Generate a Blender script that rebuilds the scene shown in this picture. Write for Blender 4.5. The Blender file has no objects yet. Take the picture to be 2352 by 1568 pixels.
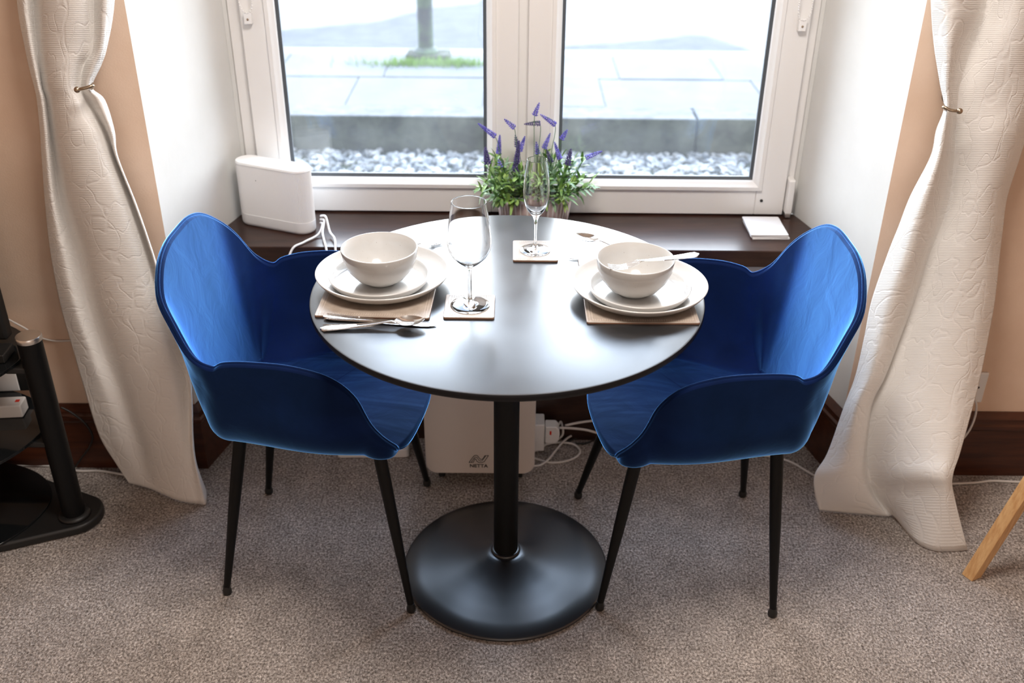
import bpy, math, random
from mathutils import Vector, Matrix
PI = math.pi
C = bpy.context.scene.collection
sc = bpy.context.scene
random.seed(7)

# ------------------------------------------------------------------ camera
F_PX, PITCH = 2321.3196, 0.516125
CAM = Vector((0.009, -1.8619, 1.68426))
YAW, ROLL = 0.000778, 0.009362
cam_d = bpy.data.cameras.new('camera')
cam = bpy.data.objects.new('camera', cam_d); C.objects.link(cam)
fwd = Vector((math.sin(YAW)*math.cos(PITCH), math.cos(YAW)*math.cos(PITCH), -math.sin(PITCH)))
rt = Vector((math.cos(YAW), -math.sin(YAW), 0)); up = rt.cross(fwd)
r2 = rt*math.cos(ROLL)+up*math.sin(ROLL); u2 = -rt*math.sin(ROLL)+up*math.cos(ROLL)
m = Matrix((r2, u2, -fwd)).transposed().to_4x4(); m.translation = CAM
cam.matrix_world = m
cam_d.sensor_width = 36; cam_d.lens = F_PX/2352*36
cam_d.clip_start = 0.02; cam_d.clip_end = 100
cam_d.dof.use_dof = True; cam_d.dof.focus_distance = 2.1; cam_d.dof.aperture_fstop = 3.2
sc.camera = cam

# ------------------------------------------------------------------ world, sun, added rear fill, window portal, exposure
SKY, SKYY, SUN, REAR, LAMP = 3.5, 5.5, 22.0, 9.0, 37.0
w = bpy.data.worlds.new('sky'); sc.world = w; w.use_nodes = True
nt = w.node_tree; nt.nodes.clear()
tc = nt.nodes.new('ShaderNodeTexCoord'); sx = nt.nodes.new('ShaderNodeSeparateXYZ')
nt.links.new(tc.outputs['Generated'], sx.inputs[0])
cr = nt.nodes.new('ShaderNodeValToRGB'); e = cr.color_ramp
e.elements[0].position = 0.0; e.elements[0].color = (0.25, 0.26, 0.28, 1)
e.elements[1].position = 1.0; e.elements[1].color = (0.45, 0.62, 0.95, 1)
for p, c in ((0.49, (.3, .31, .33, 1)), (0.505, (.96, .99, 1.03, 1)), (0.72, (.92, .98, 1.07, 1)), (0.85, (.66, .81, 1.05, 1))):
    k = e.elements.new(p); k.color = c
mp = nt.nodes.new('ShaderNodeMapRange'); mp.inputs[1].default_value = -1; mp.inputs[2].default_value = 1
nt.links.new(sx.outputs['Z'], mp.inputs[0]); nt.links.new(mp.outputs[0], cr.inputs[0])
my = nt.nodes.new('ShaderNodeMapRange'); my.inputs[1].default_value = -.1; my.inputs[2].default_value = .9; my.inputs[3].default_value = .55; my.inputs[4].default_value = SKYY
nt.links.new(sx.outputs['Y'], my.inputs[0])
ml = nt.nodes.new('ShaderNodeVectorMath'); ml.operation = 'SCALE'; nt.links.new(cr.outputs[0], ml.inputs[0]); nt.links.new(my.outputs[0], ml.inputs['Scale'])
bg = nt.nodes.new('ShaderNodeBackground'); bg.inputs[1].default_value = SKY
nt.links.new(ml.outputs[0], bg.inputs[0])
wo = nt.nodes.new('ShaderNodeOutputWorld'); nt.links.new(bg.outputs[0], wo.inputs[0])

SUN_DIR = Vector((0.12, 0.76, -0.64)).normalized()
sd = bpy.data.lights.new('sun', 'SUN'); sd.energy = SUN; sd.angle = 0.01; sd.color = (1, .95, .87)
so = bpy.data.objects.new('sun', sd); C.objects.link(so)
so.rotation_euler = SUN_DIR.to_track_quat('-Z', 'Y').to_euler(); so.location = (0, -6, 8)

ad = bpy.data.lights.new('rear_fill_light', 'AREA'); ad.energy = REAR; ad.shape = 'RECTANGLE'; ad.size = 1.7; ad.size_y = 1.2  # soft fill added behind the camera; no window is known there
ad.color = (1, .97, .94)
ao = bpy.data.objects.new('rear_fill_light', ad); C.objects.link(ao)
ao.location = (0.3, -3.12, 1.55); ao.rotation_euler = (PI/2, 0, 0)
pd = bpy.data.lights.new('window_portal', 'AREA'); pd.shape = 'RECTANGLE'; pd.size = 1.5; pd.size_y = 1.45
pd.cycles.is_portal = True
po = bpy.data.objects.new('window_portal', pd); C.objects.link(po)
po.location = (0.03, 0.99, 1.33); po.rotation_euler = (-PI/2, 0, 0)

vs = sc.view_settings
vs.view_transform = 'Standard'; vs.look = 'None'; vs.gamma = 1; vs.exposure = 0.0; vs.use_curve_mapping = False
sc.cycles.use_denoising = True
sc.cycles.max_bounces = 12; sc.cycles.transparent_max_bounces = 16; sc.cycles.sample_clamp_indirect = 6
sc.cycles.caustics_reflective = False; sc.cycles.caustics_refractive = True; sc.cycles.blur_glossy = 0.5


def at(px, py, y=None, z=None):
    """point on the plane y=.. or z=.. seen at a given place of the photograph (measuring aid)"""
    d = r2*((px-1176)/F_PX) - u2*((py-784)/F_PX) + fwd
    t = (y-CAM.y)/d.y if y is not None else (z-CAM.z)/d.z
    return CAM + d*t


# ------------------------------------------------------------------ materials
def srgb(r, g, b):
    f = lambda c: c/12.92 if c <= .04045 else ((c+.055)/1.055)**2.4
    return (f(r/255), f(g/255), f(b/255), 1)

def pmat(name, col, rough=.5, metal=0., spec=.5, **kw):
    mt = bpy.data.materials.new(name); mt.use_nodes = True
    b = mt.node_tree.nodes['Principled BSDF']
    b.inputs['Base Color'].default_value = col if len(col) == 4 else (*col, 1)
    b.inputs['Roughness'].default_value = rough; b.inputs['Metallic'].default_value = metal
    b.inputs['Specular IOR Level'].default_value = spec
    for k, v in kw.items(): b.inputs[k.replace('_', ' ')].default_value = v
    return mt

def nodes(mt): return mt.node_tree.nodes, mt.node_tree.links, mt.node_tree.nodes['Principled BSDF']

def add_noise(mt, c0, c1, scale=10, detail=4, p0=.35, p1=.65, stretch=None, coord='Object', rough=.6):
    N, L, b = nodes(mt)
    t = N.new('ShaderNodeTexCoord'); n = N.new('ShaderNodeTexNoise')
    n.inputs['Scale'].default_value = scale; n.inputs['Detail'].default_value = detail; n.inputs['Roughness'].default_value = rough
    src = t.outputs[coord]
    if stretch:
        mpn = N.new('ShaderNodeMapping'); mpn.inputs['Scale'].default_value = stretch; L.new(src, mpn.inputs[0]); src = mpn.outputs[0]
    L.new(src, n.inputs['Vector'])
    r = N.new('ShaderNodeValToRGB'); r.color_ramp.elements[0].position = p0; r.color_ramp.elements[1].position = p1
    r.color_ramp.elements[0].color = (*c0[:3], 1); r.color_ramp.elements[1].color = (*c1[:3], 1)
    L.new(n.outputs['Fac'], r.inputs[0]); L.new(r.outputs[0], b.inputs['Base Color'])
    return n, r, src

def add_bump(mt, height_socket, strength=.3, dist=.01):
    N, L, b = nodes(mt)
    bp = N.new('ShaderNodeBump'); bp.inputs['Strength'].default_value = strength; bp.inputs['Distance'].default_value = dist
    L.new(height_socket, bp.inputs['Height']); L.new(bp.outputs[0], b.inputs['Normal']); return bp

M = {}
# plaster walls
M['peach'] = pmat('peach_paint', srgb(222, 186, 158), .85, spec=.2)
n, r, s = add_noise(M['peach'], srgb(224, 195, 171), srgb(231, 204, 182), 6, 5)
n2 = M['peach'].node_tree.nodes.new('ShaderNodeTexNoise'); n2.inputs['Scale'].default_value = 220
M['peach'].node_tree.links.new(s, n2.inputs['Vector']); add_bump(M['peach'], n2.outputs['Fac'], .15, .002)
M['cream'] = pmat('cream_paint', srgb(238, 233, 222), .8, spec=.2)
n, r, s = add_noise(M['cream'], srgb(216, 216, 213), srgb(222, 222, 220), 5, 5)
n2 = M['cream'].node_tree.nodes.new('ShaderNodeTexNoise'); n2.inputs['Scale'].default_value = 30
M['cream'].node_tree.links.new(s, n2.inputs['Vector']); add_bump(M['cream'], n2.outputs['Fac'], .12, .004)
M['white_paint'] = pmat('ceiling_white', srgb(238, 234, 228), .9, spec=.1)
# carpet
mt = pmat('carpet_pile', (.3, .24, .2), 1.0, spec=.05)
n, r, s = add_noise(mt, (.07, .056, .048), (.84, .77, .72), 190, 6, .36, .66, stretch=(1, .8, 1), rough=.8)
k = r.color_ramp.elements.new(.5); k.color = (.35, .305, .275, 1)
N, L, b = nodes(mt)
v = N.new('ShaderNodeTexNoise'); v.inputs['Scale'].default_value = 150; v.inputs['Detail'].default_value = 5; v.inputs['Distortion'].default_value = .7; L.new(s, v.inputs['Vector'])
add_bump(mt, v.outputs['Fac'], .9, .008)
lo = N.new('ShaderNodeTexNoise'); lo.inputs['Scale'].default_value = 16; lo.inputs['Detail'].default_value = 8; lo.inputs['Roughness'].default_value = .75; L.new(s, lo.inputs['Vector'])
mr = N.new('ShaderNodeMapRange'); mr.inputs[1].default_value = .3; mr.inputs[2].default_value = .7; mr.inputs[3].default_value = .78; mr.inputs[4].default_value = 1.34
L.new(lo.outputs['Fac'], mr.inputs[0])
mx = N.new('ShaderNodeVectorMath'); mx.operation = 'SCALE'; L.new(r.outputs[0], mx.inputs[0]); L.new(mr.outputs[0], mx.inputs['Scale'])
L.new(mx.outputs[0], b.inputs['Base Color']); M['carpet'] = mt
# dark brown gloss painted wood
mt = pmat('dark_brown_gloss', srgb(62, 38, 28), .28)
n, r, s = add_noise(mt, srgb(40, 23, 18), srgb(60, 38, 29), 9, 6, stretch=(1, 6, 6)); add_bump(mt, n.outputs['Fac'], .06, .003); M['brown'] = mt
mt = pmat('reddish_brown_varnish', srgb(70, 36, 22), .35)
n, r, s = add_noise(mt, srgb(58, 28, 17), srgb(82, 44, 27), 7, 6, stretch=(.6, 6, 8)); add_bump(mt, n.outputs['Fac'], .06, .003); M['skirting'] = mt
M['upvc'] = pmat('white_upvc', srgb(232, 230, 228), .35)
M['gasket'] = pmat('grey_rubber_gasket', srgb(78, 84, 90), .6)
# window glass: clear, slightly dusty pane
mt = bpy.data.materials.new('window_glass'); mt.use_nodes = True; N = mt.node_tree.nodes; L = mt.node_tree.links; N.clear()
tr = N.new('ShaderNodeBsdfTransparent'); tr.inputs[0].default_value = (.985, .995, .99, 1)
gl = N.new('ShaderNodeBsdfGlossy'); gl.inputs['Roughness'].default_value = .0
df = N.new('ShaderNodeBsdfTranslucent'); df.inputs[0].default_value = (.9, .93, .95, 1)
fr = N.new('ShaderNodeFresnel'); fr.inputs[0].default_value = 1.45
m1 = N.new('ShaderNodeMixShader'); m2 = N.new('ShaderNodeMixShader'); o = N.new('ShaderNodeOutputMaterial')
nz = N.new('ShaderNodeTexNoise'); nz.inputs['Scale'].default_value = 5; nz.inputs['Detail'].default_value = 6
t = N.new('ShaderNodeTexCoord'); L.new(t.outputs['Object'], nz.inputs['Vector'])
mr = N.new('ShaderNodeMapRange'); mr.inputs[1].default_value = .3; mr.inputs[2].default_value = .7; mr.inputs[3].default_value = .008; mr.inputs[4].default_value = .022
L.new(nz.outputs['Fac'], mr.inputs[0]); L.new(mr.outputs[0], m1.inputs[0])
L.new(tr.outputs[0], m1.inputs[1]); L.new(df.outputs[0], m1.inputs[2])
L.new(fr.outputs[0], m2.inputs[0]); L.new(m1.outputs[0], m2.inputs[1]); L.new(gl.outputs[0], m2.inputs[2]); L.new(m2.outputs[0], o.inputs[0])
M['pane'] = mt
# table and metal
mt = pmat('black_satin_top', (.014, .0145, .016), .42, spec=.5, IOR=1.9)
N, L, b = nodes(mt); t = N.new('ShaderNodeTexCoord'); nz = N.new('ShaderNodeTexNoise'); nz.inputs['Scale'].default_value = 9; nz.inputs['Detail'].default_value = 6
L.new(t.outputs['Object'], nz.inputs['Vector']); mr = N.new('ShaderNodeMapRange'); mr.inputs[1].default_value = .35; mr.inputs[2].default_value = .7; mr.inputs[3].default_value = .28; mr.inputs[4].default_value = .34
L.new(nz.outputs['Fac'], mr.inputs[0]); L.new(mr.outputs[0], b.inputs['Roughness']); M['top'] = mt
M['edge'] = pmat('black_edge_band', (.006, .006, .008), .5, spec=.25)
M['black_metal'] = pmat('black_powder_coat', (.005, .0052, .0056), .42, spec=.2)
M['base_metal'] = pmat('black_base_coat', (.014, .015, .018), .3, spec=.9)
M['steel'] = pmat('polished_steel', (.78, .77, .76), .12, metal=1)
M['steel_hook'] = pmat('aged_brass', (.42, .33, .24), .35, metal=1)
M['alu'] = pmat('brushed_aluminium', (.75, .73, .7), .3, metal=1)
# velvet
def velvet(seat=False):
    mt = pmat('blue_velvet_seat' if seat else 'blue_velvet', (.007, .022, .1), .85, spec=.08, Sheen_Weight=1.0, Sheen_Roughness=.25, Sheen_Tint=(.2, .5, 1, 1))
    N, L, b = nodes(mt); t = N.new('ShaderNodeTexCoord')
    nz = N.new('ShaderNodeTexNoise'); nz.inputs['Scale'].default_value = 8; nz.inputs['Detail'].default_value = 5; nz.inputs['Distortion'].default_value = .6
    L.new(t.outputs['Object'], nz.inputs['Vector'])
    r = N.new('ShaderNodeValToRGB'); r.color_ramp.elements[0].position = .32; r.color_ramp.elements[1].position = .7
    r.color_ramp.elements[0].color = (.002, .008, .040, 1); r.color_ramp.elements[1].color = (.004, .014, .070, 1)
    L.new(nz.outputs['Fac'], r.inputs[0]); L.new(r.outputs[0], b.inputs['Base Color'])
    bn = N.new('ShaderNodeTexNoise'); bn.inputs['Scale'].default_value = 14; bn.inputs['Detail'].default_value = 3; bn.inputs['Distortion'].default_value = .8
    L.new(t.outputs['Object'], bn.inputs['Vector'])
    hsrc = bn.outputs['Fac']
    if seat:
        mpw = N.new('ShaderNodeMapping'); mpw.inputs['Scale'].default_value = (1.6, 5, 1); mpw.inputs['Rotation'].default_value = (0, 0, .35); L.new(t.outputs['Object'], mpw.inputs[0])
        wr = N.new('ShaderNodeTexNoise'); wr.inputs['Scale'].default_value = 2.2; wr.inputs['Detail'].default_value = 2; wr.inputs['Distortion'].default_value = .9; L.new(mpw.outputs[0], wr.inputs['Vector'])
        hm = N.new('ShaderNodeMath'); hm.operation = 'MULTIPLY_ADD'; hm.inputs[1].default_value = 3.0; L.new(wr.outputs['Fac'], hm.inputs[0]); L.new(hsrc, hm.inputs[2]); hsrc = hm.outputs[0]
    bp = add_bump(mt, hsrc, .16 if seat else .1, .012)
    sh = N.new('ShaderNodeBsdfSheen'); sh.inputs['Color'].default_value = (.38, 1.3, 3.2, 1); sh.inputs['Roughness'].default_value = .32
    L.new(bp.outputs[0], sh.inputs['Normal'])
    ad = N.new('ShaderNodeAddShader'); L.new(b.outputs[0], ad.inputs[0]); L.new(sh.outputs[0], ad.inputs[1])
    L.new(ad.outputs[0], N['Material Output'].inputs[0]); return mt
M['velvet'] = velvet(); M['velvet_seat'] = velvet(True)
# ceramics, glass, leather
mt = pmat('speckled_glaze', srgb(228, 224, 219), .12)
n, r, s = add_noise(mt, srgb(150, 138, 126), srgb(196, 194, 191), 420, 1, .2, .25); M['glaze'] = mt
mt = bpy.data.materials.new('clear_glass'); mt.use_nodes = True; N, L, b = nodes(mt)
b.inputs['Base Color'].default_value = (1, 1, 1, 1); b.inputs['Roughness'].default_value = 0; b.inputs['Transmission Weight'].default_value = 1; b.inputs['IOR'].default_value = 1.48
M['glass'] = mt
mt = pmat('taupe_leather', srgb(168, 150, 140), .42)
n, r, s = add_noise(mt, srgb(154, 140, 127), srgb(170, 157, 145), 40, 4); add_bump(mt, n.outputs['Fac'], .12, .002); M['leather'] = mt
M['leather_edge'] = pmat('brown_leather_edge', srgb(128, 88, 66), .5)
M['thread'] = pmat('pale_thread', srgb(214, 200, 188), .8)
M['card'] = pmat('pale_grey_leatherette', srgb(226, 224, 224), .45)
M['white_plastic'] = pmat('white_plastic', srgb(236, 235, 234), .32)
M['cable'] = pmat('white_cable', srgb(222, 218, 214), .4)
M['cable_black'] = pmat('black_cable', (.012, .012, .012), .5)
M['heater'] = pmat('white_enamel_panel', srgb(222, 214, 208), .3)
M['logo'] = pmat('dark_print', srgb(62, 60, 60), .5)
M['red'] = pmat('red_neon', srgb(225, 50, 30), .3)
M['black_gloss'] = pmat('black_gloss', (.006, .006, .007), .12)
M['dark'] = pmat('black_plastic', (.012, .012, .012), .45)
mt = bpy.data.materials.new('smoked_glass'); mt.use_nodes = True; N, L, b = nodes(mt)
b.inputs['Base Color'].default_value = (.008, .009, .01, 1); b.inputs['Roughness'].default_value = .05; M['smoked'] = mt
mt = pmat('pale_pine', srgb(206, 160, 108), .45)
n, r, s = add_noise(mt, srgb(196, 146, 94), srgb(220, 178, 126), 14, 6, stretch=(9, 9, .7)); add_bump(mt, n.outputs['Fac'], .08, .003); M['pine'] = mt
# curtain fabric with raised vine relief
mt = pmat('white_matelasse', srgb(236, 233, 229), .9, spec=.15, Sheen_Weight=.15)
N, L, b = nodes(mt); uv = N.new('ShaderNodeUVMap')
wv = N.new('ShaderNodeTexWave'); wv.wave_type = 'BANDS'; wv.bands_direction = 'Y'; wv.inputs['Scale'].default_value = 75; wv.inputs['Distortion'].default_value = 1.2; wv.inputs['Detail'].default_value = 2
wv.inputs['Detail Scale'].default_value = 2
L.new(uv.outputs[0], wv.inputs['Vector'])
nz = N.new('ShaderNodeTexNoise'); nz.inputs['Scale'].default_value = 7; nz.inputs['Detail'].default_value = 2; L.new(uv.outputs[0], nz.inputs['Vector'])
def vine(scale, width, seed, sx_=1.6):
    mpv = N.new('ShaderNodeMapping'); mpv.inputs['Scale'].default_value = (sx_, 1, 1); mpv.inputs['Location'].default_value = (seed, seed*.7, 0); L.new(uv.outputs[0], mpv.inputs[0])
    q = N.new('ShaderNodeTexNoise'); q.inputs['Scale'].default_value = scale; q.inputs['Detail'].default_value = 1.5; q.inputs['Roughness'].default_value = .4; L.new(mpv.outputs[0], q.inputs['Vector'])
    s_ = N.new('ShaderNodeMath'); s_.operation = 'SUBTRACT'; s_.inputs[1].default_value = .5; L.new(q.outputs['Fac'], s_.inputs[0])
    a_ = N.new('ShaderNodeMath'); a_.operation = 'ABSOLUTE'; L.new(s_.outputs[0], a_.inputs[0])
    m_ = N.new('ShaderNodeMapRange'); m_.interpolation_type = 'SMOOTHSTEP'; m_.inputs[1].default_value = 0; m_.inputs[2].default_value = width; L.new(a_.outputs[0], m_.inputs[0]); return m_
v1_, v2_ = vine(6, .02, 3.1), vine(15, .035, 8.7, 1.2)
mr = N.new('ShaderNodeMath'); mr.operation = 'MULTIPLY'; L.new(v1_.outputs[0], mr.inputs[0]); L.new(v2_.outputs[0], mr.inputs[1])
mul = N.new('ShaderNodeMath'); mul.operation = 'MULTIPLY'; mul.inputs[1].default_value = .3; L.new(wv.outputs['Fac'], mul.inputs[0])
mm = N.new('ShaderNodeMath'); mm.operation = 'MULTIPLY'; L.new(mul.outputs[0], mm.inputs[0]); L.new(mr.outputs[0], mm.inputs[1])
sub = N.new('ShaderNodeMath'); sub.operation = 'ADD'; L.new(mm.outputs[0], sub.inputs[0]); sc_ = N.new('ShaderNodeMath'); sc_.operation = 'MULTIPLY'; sc_.inputs[1].default_value = .42; L.new(mr.outputs[0], sc_.inputs[0]); L.new(sc_.outputs[0], sub.inputs[1])
cw = N.new('ShaderNodeTexNoise'); cw.inputs['Scale'].default_value = 16; cw.inputs['Detail'].default_value = 5; L.new(uv.outputs[0], cw.inputs['Vector'])
ad2 = N.new('ShaderNodeMath'); ad2.operation = 'MULTIPLY_ADD'; ad2.inputs[1].default_value = 1.6; L.new(cw.outputs['Fac'], ad2.inputs[0]); L.new(sub.outputs[0], ad2.inputs[2])
add_bump(mt, ad2.outputs[0], .36, .004); M['curtain'] = mt
# plant
M['leaf'] = pmat('green_leaf', srgb(86, 128, 64), .5)
n, r, s = add_noise(M['leaf'], srgb(70, 112, 56), srgb(158, 190, 98), 22, 2, .35, .68)
M['leaf_grey'] = pmat('grey_green_leaf', srgb(120, 150, 116), .6)
M['stem'] = pmat('green_stem', srgb(78, 112, 78), .6)
M['bloom'] = pmat('violet_bloom', srgb(112, 104, 200), .7)
n, r, s = add_noise(M['bloom'], srgb(88, 78, 178), srgb(136, 128, 218), 60, 1)
M['bloom_dark'] = pmat('dark_purple_bloom', srgb(84, 72, 128), .7)
M['pot'] = pmat('whitewashed_pot', srgb(226, 220, 216), .7)
M['soil'] = pmat('dark_moss', srgb(40, 48, 30), .9)
mt = pmat('fluted_pot', srgb(214, 204, 200), .7); M['flute_pot'] = mt
# outside
mt = pmat('gravel', (.2, .2, .2), .9, spec=.2); N, L, b = nodes(mt)
vo = N.new('ShaderNodeTexVoronoi'); vo.inputs['Scale'].default_value = 26; t = N.new('ShaderNodeTexCoord'); L.new(t.outputs['Object'], vo.inputs['Vector'])
r = N.new('ShaderNodeValToRGB'); r.color_ramp.elements[0].color = (.06, .07, .08, 1); r.color_ramp.elements[1].color = (.6, .6, .6, 1)
sp = N.new('ShaderNodeSeparateColor'); L.new(vo.outputs['Color'], sp.inputs[0]); L.new(sp.outputs[0], r.inputs[0]); L.new(r.outputs[0], b.inputs['Base Color'])
M['gravel'] = mt
mt = pmat('mossy_kerb_face', (.05, .055, .045), .95, spec=.1)
add_noise(mt, (.022, .027, .024), (.115, .125, .1), 6, 6, .32, .7); M['kerb_face'] = mt
M['kerb_top'] = pmat('kerb_granite', (.22, .22, .23), .9, spec=.1); add_noise(M['kerb_top'], (.12, .122, .13), (.18, .18, .185), 12, 6)
M['flag'] = pmat('flagstone', (.225, .235, .235), .9, spec=.1); add_noise(M['flag'], (.145, .152, .155), (.17, .175, .176), 2.5, 5)
M['gutter'] = pmat('pale_gutter', (.24, .235, .23), .9, spec=.1)
M['asphalt'] = pmat('asphalt', (.12, .13, .15), .9, spec=.1); add_noise(M['asphalt'], (.075, .083, .1), (.1, .108, .125), 8, 6)
M['grass'] = pmat('grass_blade', srgb(120, 160, 60), .7)
M['post'] = pmat('mossy_post', (.05, .06, .055), .8); add_noise(M['post'], (.035, .045, .06), (.08, .14, .07), 5, 4, .4, .6)
M['stone'] = pmat('house_stone', (.3, .28, .25), .9)
M['slate'] = pmat('roof_slate', (.08, .085, .1), .8)


# ------------------------------------------------------------------ mesh helpers
class MB:
    def __init__(self): self.v = []; self.f = []; self.mi = []
    def add(self, vs, fs, mi=0):
        o = len(self.v); self.v += [tuple(p) for p in vs]; self.f += [tuple(i+o for i in f) for f in fs]; self.mi += [mi]*len(fs); return self
    def box(self, a, b, mi=0, mat=None):
        (x0, y0, z0), (x1, y1, z1) = a, b
        vs = [Vector(p) for p in ((x0, y0, z0), (x1, y0, z0), (x1, y1, z0), (x0, y1, z0), (x0, y0, z1), (x1, y0, z1), (x1, y1, z1), (x0, y1, z1))]
        if mat: vs = [mat @ p for p in vs]
        return self.add(vs, [(0, 3, 2, 1), (4, 5, 6, 7), (0, 1, 5, 4), (1, 2, 6, 5), (2, 3, 7, 6), (3, 0, 4, 7)], mi)
    def prism(self, poly, z0, z1, mi=0, mis=None, mat=None):
        n = len(poly); vs = [Vector((x, y, z0)) for x, y in poly]+[Vector((x, y, z1)) for x, y in poly]
        if mat: vs = [mat @ p for p in vs]
        o = len(self.f)
        self.add(vs, [tuple(range(n-1, -1, -1)), tuple(range(n, 2*n))]+[(i, (i+1) % n, n+(i+1) % n, n+i) for i in range(n)], mi)
        if mis:
            for i, k in mis.items(): self.mi[o+2+i] = k
        return self
    def lathe(self, prof, seg=64, c=(0, 0, 0), mat=None, mi=0):
        vs = []; fs = []; n = len(prof)
        for r, z in prof:
            for k in range(seg):
                a = 2*PI*k/seg; p = Vector((r*math.cos(a), r*math.sin(a), z))
                vs.append((mat @ p if mat else p)+Vector(c))
        for i in range(n-1):
            for k in range(seg):
                k2 = (k+1) % seg; fs.append((i*seg+k, i*seg+k2, (i+1)*seg+k2, (i+1)*seg+k))
        if prof[0][0] > 1e-6: fs.append(tuple(range(seg-1, -1, -1)))
        if prof[-1][0] > 1e-6: fs.append(tuple((n-1)*seg+k for k in range(seg)))
        return self.add(vs, fs, mi)
    def tube(self, pts, r, seg=10, closed=False, mi=0, caps=True):
        pts = [Vector(p) for p in pts]; n = len(pts); rad = r if isinstance(r, (list, tuple)) else [r]*n
        tg = [((pts[(i+1) % n] if (closed or i < n-1) else pts[i])-(pts[i-1] if (closed or i > 0) else pts[i])).normalized() for i in range(n)]
        nrm = tg[0].orthogonal().normalized(); vs = []
        for i in range(n):
            nrm = (nrm-tg[i]*nrm.dot(tg[i])).normalized(); bn = tg[i].cross(nrm)
            for k in range(seg):
                a = 2*PI*k/seg; vs.append(pts[i]+(nrm*math.cos(a)+bn*math.sin(a))*rad[i])
        fs = []
        for i in range(n if closed else n-1):
            j = (i+1) % n
            for k in range(seg):
                k2 = (k+1) % seg; fs.append((i*seg+k, i*seg+k2, j*seg+k2, j*seg+k))
        if not closed and caps: fs += [tuple(range(seg-1, -1, -1)), tuple((n-1)*seg+k for k in range(seg))]
        return self.add(vs, fs, mi)
    def grid(self, rows, closed=False, mi=0):
        n = len(rows); w = len(rows[0]); fs = []
        for i in range(n-1):
            for k in range(w if closed else w-1):
                k2 = (k+1) % w; fs.append((i*w+k, i*w+k2, (i+1)*w+k2, (i+1)*w+k))
        return self.add([p for r in rows for p in r], fs, mi)
    def build(self, name, mats, parent=None, smooth=False, bevel=0, seg=3, loc=None, angle=None):
        me = bpy.data.meshes.new(name); me.from_pydata(self.v, [], self.f)
        if not isinstance(mats, (list, tuple)): mats = [mats]
        for m_ in mats: me.materials.append(m_)
        me.polygons.foreach_set('material_index', self.mi); me.validate(); me.update()
        o = bpy.data.objects.new(name, me); C.objects.link(o)
        if smooth:
            me.polygons.foreach_set('use_smooth', [True]*len(me.polygons))
            if angle: me.set_sharp_from_angle(angle=math.radians(angle))
        if parent: o.parent = parent
        if loc: o.location = loc
        if bevel:
            b = o.modifiers.new('bevel', 'BEVEL'); b.width = bevel; b.segments = seg; b.limit_method = 'ANGLE'; b.angle_limit = math.radians(40)
            me.polygons.foreach_set('use_smooth', [True]*len(me.polygons))
            if not angle: me.set_sharp_from_angle(angle=math.radians(40))
            b.harden_normals = True
        return o

def spline(pts, n=8, closed=False):
    P = [Vector(p) for p in pts]; out = []; m_ = len(P)
    for i in range(m_ if closed else m_-1):
        g = (lambda j: P[j % m_]) if closed else (lambda j: P[max(0, min(m_-1, j))])
        p0, p1, p2, p3 = g(i-1), g(i), g(i+1), g(i+2)
        for k in range(n):
            t = k/n; out.append(.5*((2*p1)+(p2-p0)*t+(2*p0-5*p1+4*p2-p3)*t*t+(3*p1-p0-3*p2+p3)*t**3))
    if not closed: out.append(P[-1])
    return out

def tag(o, label=None, cat=None, group=None, kind=None):
    if label: o['label'] = label
    if cat: o['category'] = cat
    if group: o['group'] = group
    if kind: o['kind'] = kind
    return o

def thing(name, label, cat, loc=(0, 0, 0), rz=0, group=None):
    o = bpy.data.objects.new(name, None); C.objects.link(o); o.empty_display_size = .05
    o.location = loc; o.rotation_euler = (0, 0, rz); return tag(o, label, cat, group)

def struct(o, label=None):
    o['kind'] = 'structure'
    if label: o['label'] = label
    return o

def rrect(w, h, r, n=6):
    pts = []
    for cx, cy, a0 in ((w/2-r, h/2-r, 0), (-w/2+r, h/2-r, PI/2), (-w/2+r, -h/2+r, PI), (w/2-r, -h/2+r, 1.5*PI)):
        for k in range(n+1):
            a = a0+PI/2*k/n; pts.append((cx+r*math.cos(a), cy+r*math.sin(a)))
    return pts

def cable(name, pts, r, mat, label, group=None, cat='cable', n=8):
    o = MB().tube(spline(pts, n), r, 8).build(name, mat, smooth=True); return tag(o, label, cat, group)

# ------------------------------------------------------------------ room shell
WY = .40
LX0, RX0, LX1, RX1, FY = -.835, .899, -.735, .800, .79
SILLZ, CEIL, HEADZ = .60, 2.42, 2.08
XL, XR, YB = -2.25, 2.35, -3.2
struct(MB().box((XL-.1, YB-.1, -.12), (XR+.1, .62, 0)).build('floor', M['carpet']))
struct(MB().box((XL-.1, YB-.1, CEIL), (XR+.1, 1.0, CEIL+.1)).build('ceiling', M['white_paint']))
struct(MB().prism([(XL-.1, WY), (LX0, WY), (LX1, FY), (LX1, 1.0), (XL-.1, 1.0)], -.3, CEIL, 0, {1: 1, 2: 1, 3: 2}).build('wall_north_west', [M['peach'], M['cream'], M['stone']]))
struct(MB().prism([(RX1, 1.0), (RX1, FY), (RX0, WY), (XR+.1, WY), (XR+.1, 1.0)], -.3, CEIL, 0, {0: 1, 1: 1, 4: 2}).build('wall_north_east', [M['peach'], M['cream'], M['stone']]))
struct(MB().box((LX0, WY, HEADZ), (RX0, 1.0, CEIL)).build('wall_north_top', M['peach']))
struct(MB().box((LX0, .552, -.3), (RX0, 1.0, SILLZ-.047)).build('wall_north_bottom', M['cream']))
struct(MB().box((XL-.1, YB, 0), (XL, WY, CEIL)).build('wall_west', M['peach']))
struct(MB().box((XR, YB, 0), (XR+.1, WY, CEIL)).build('wall_east', M['peach']))
struct(MB().box((XL-.1, YB-.1, 0), (XR+.1, YB, CEIL)).build('wall_south', M['peach']))

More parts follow.
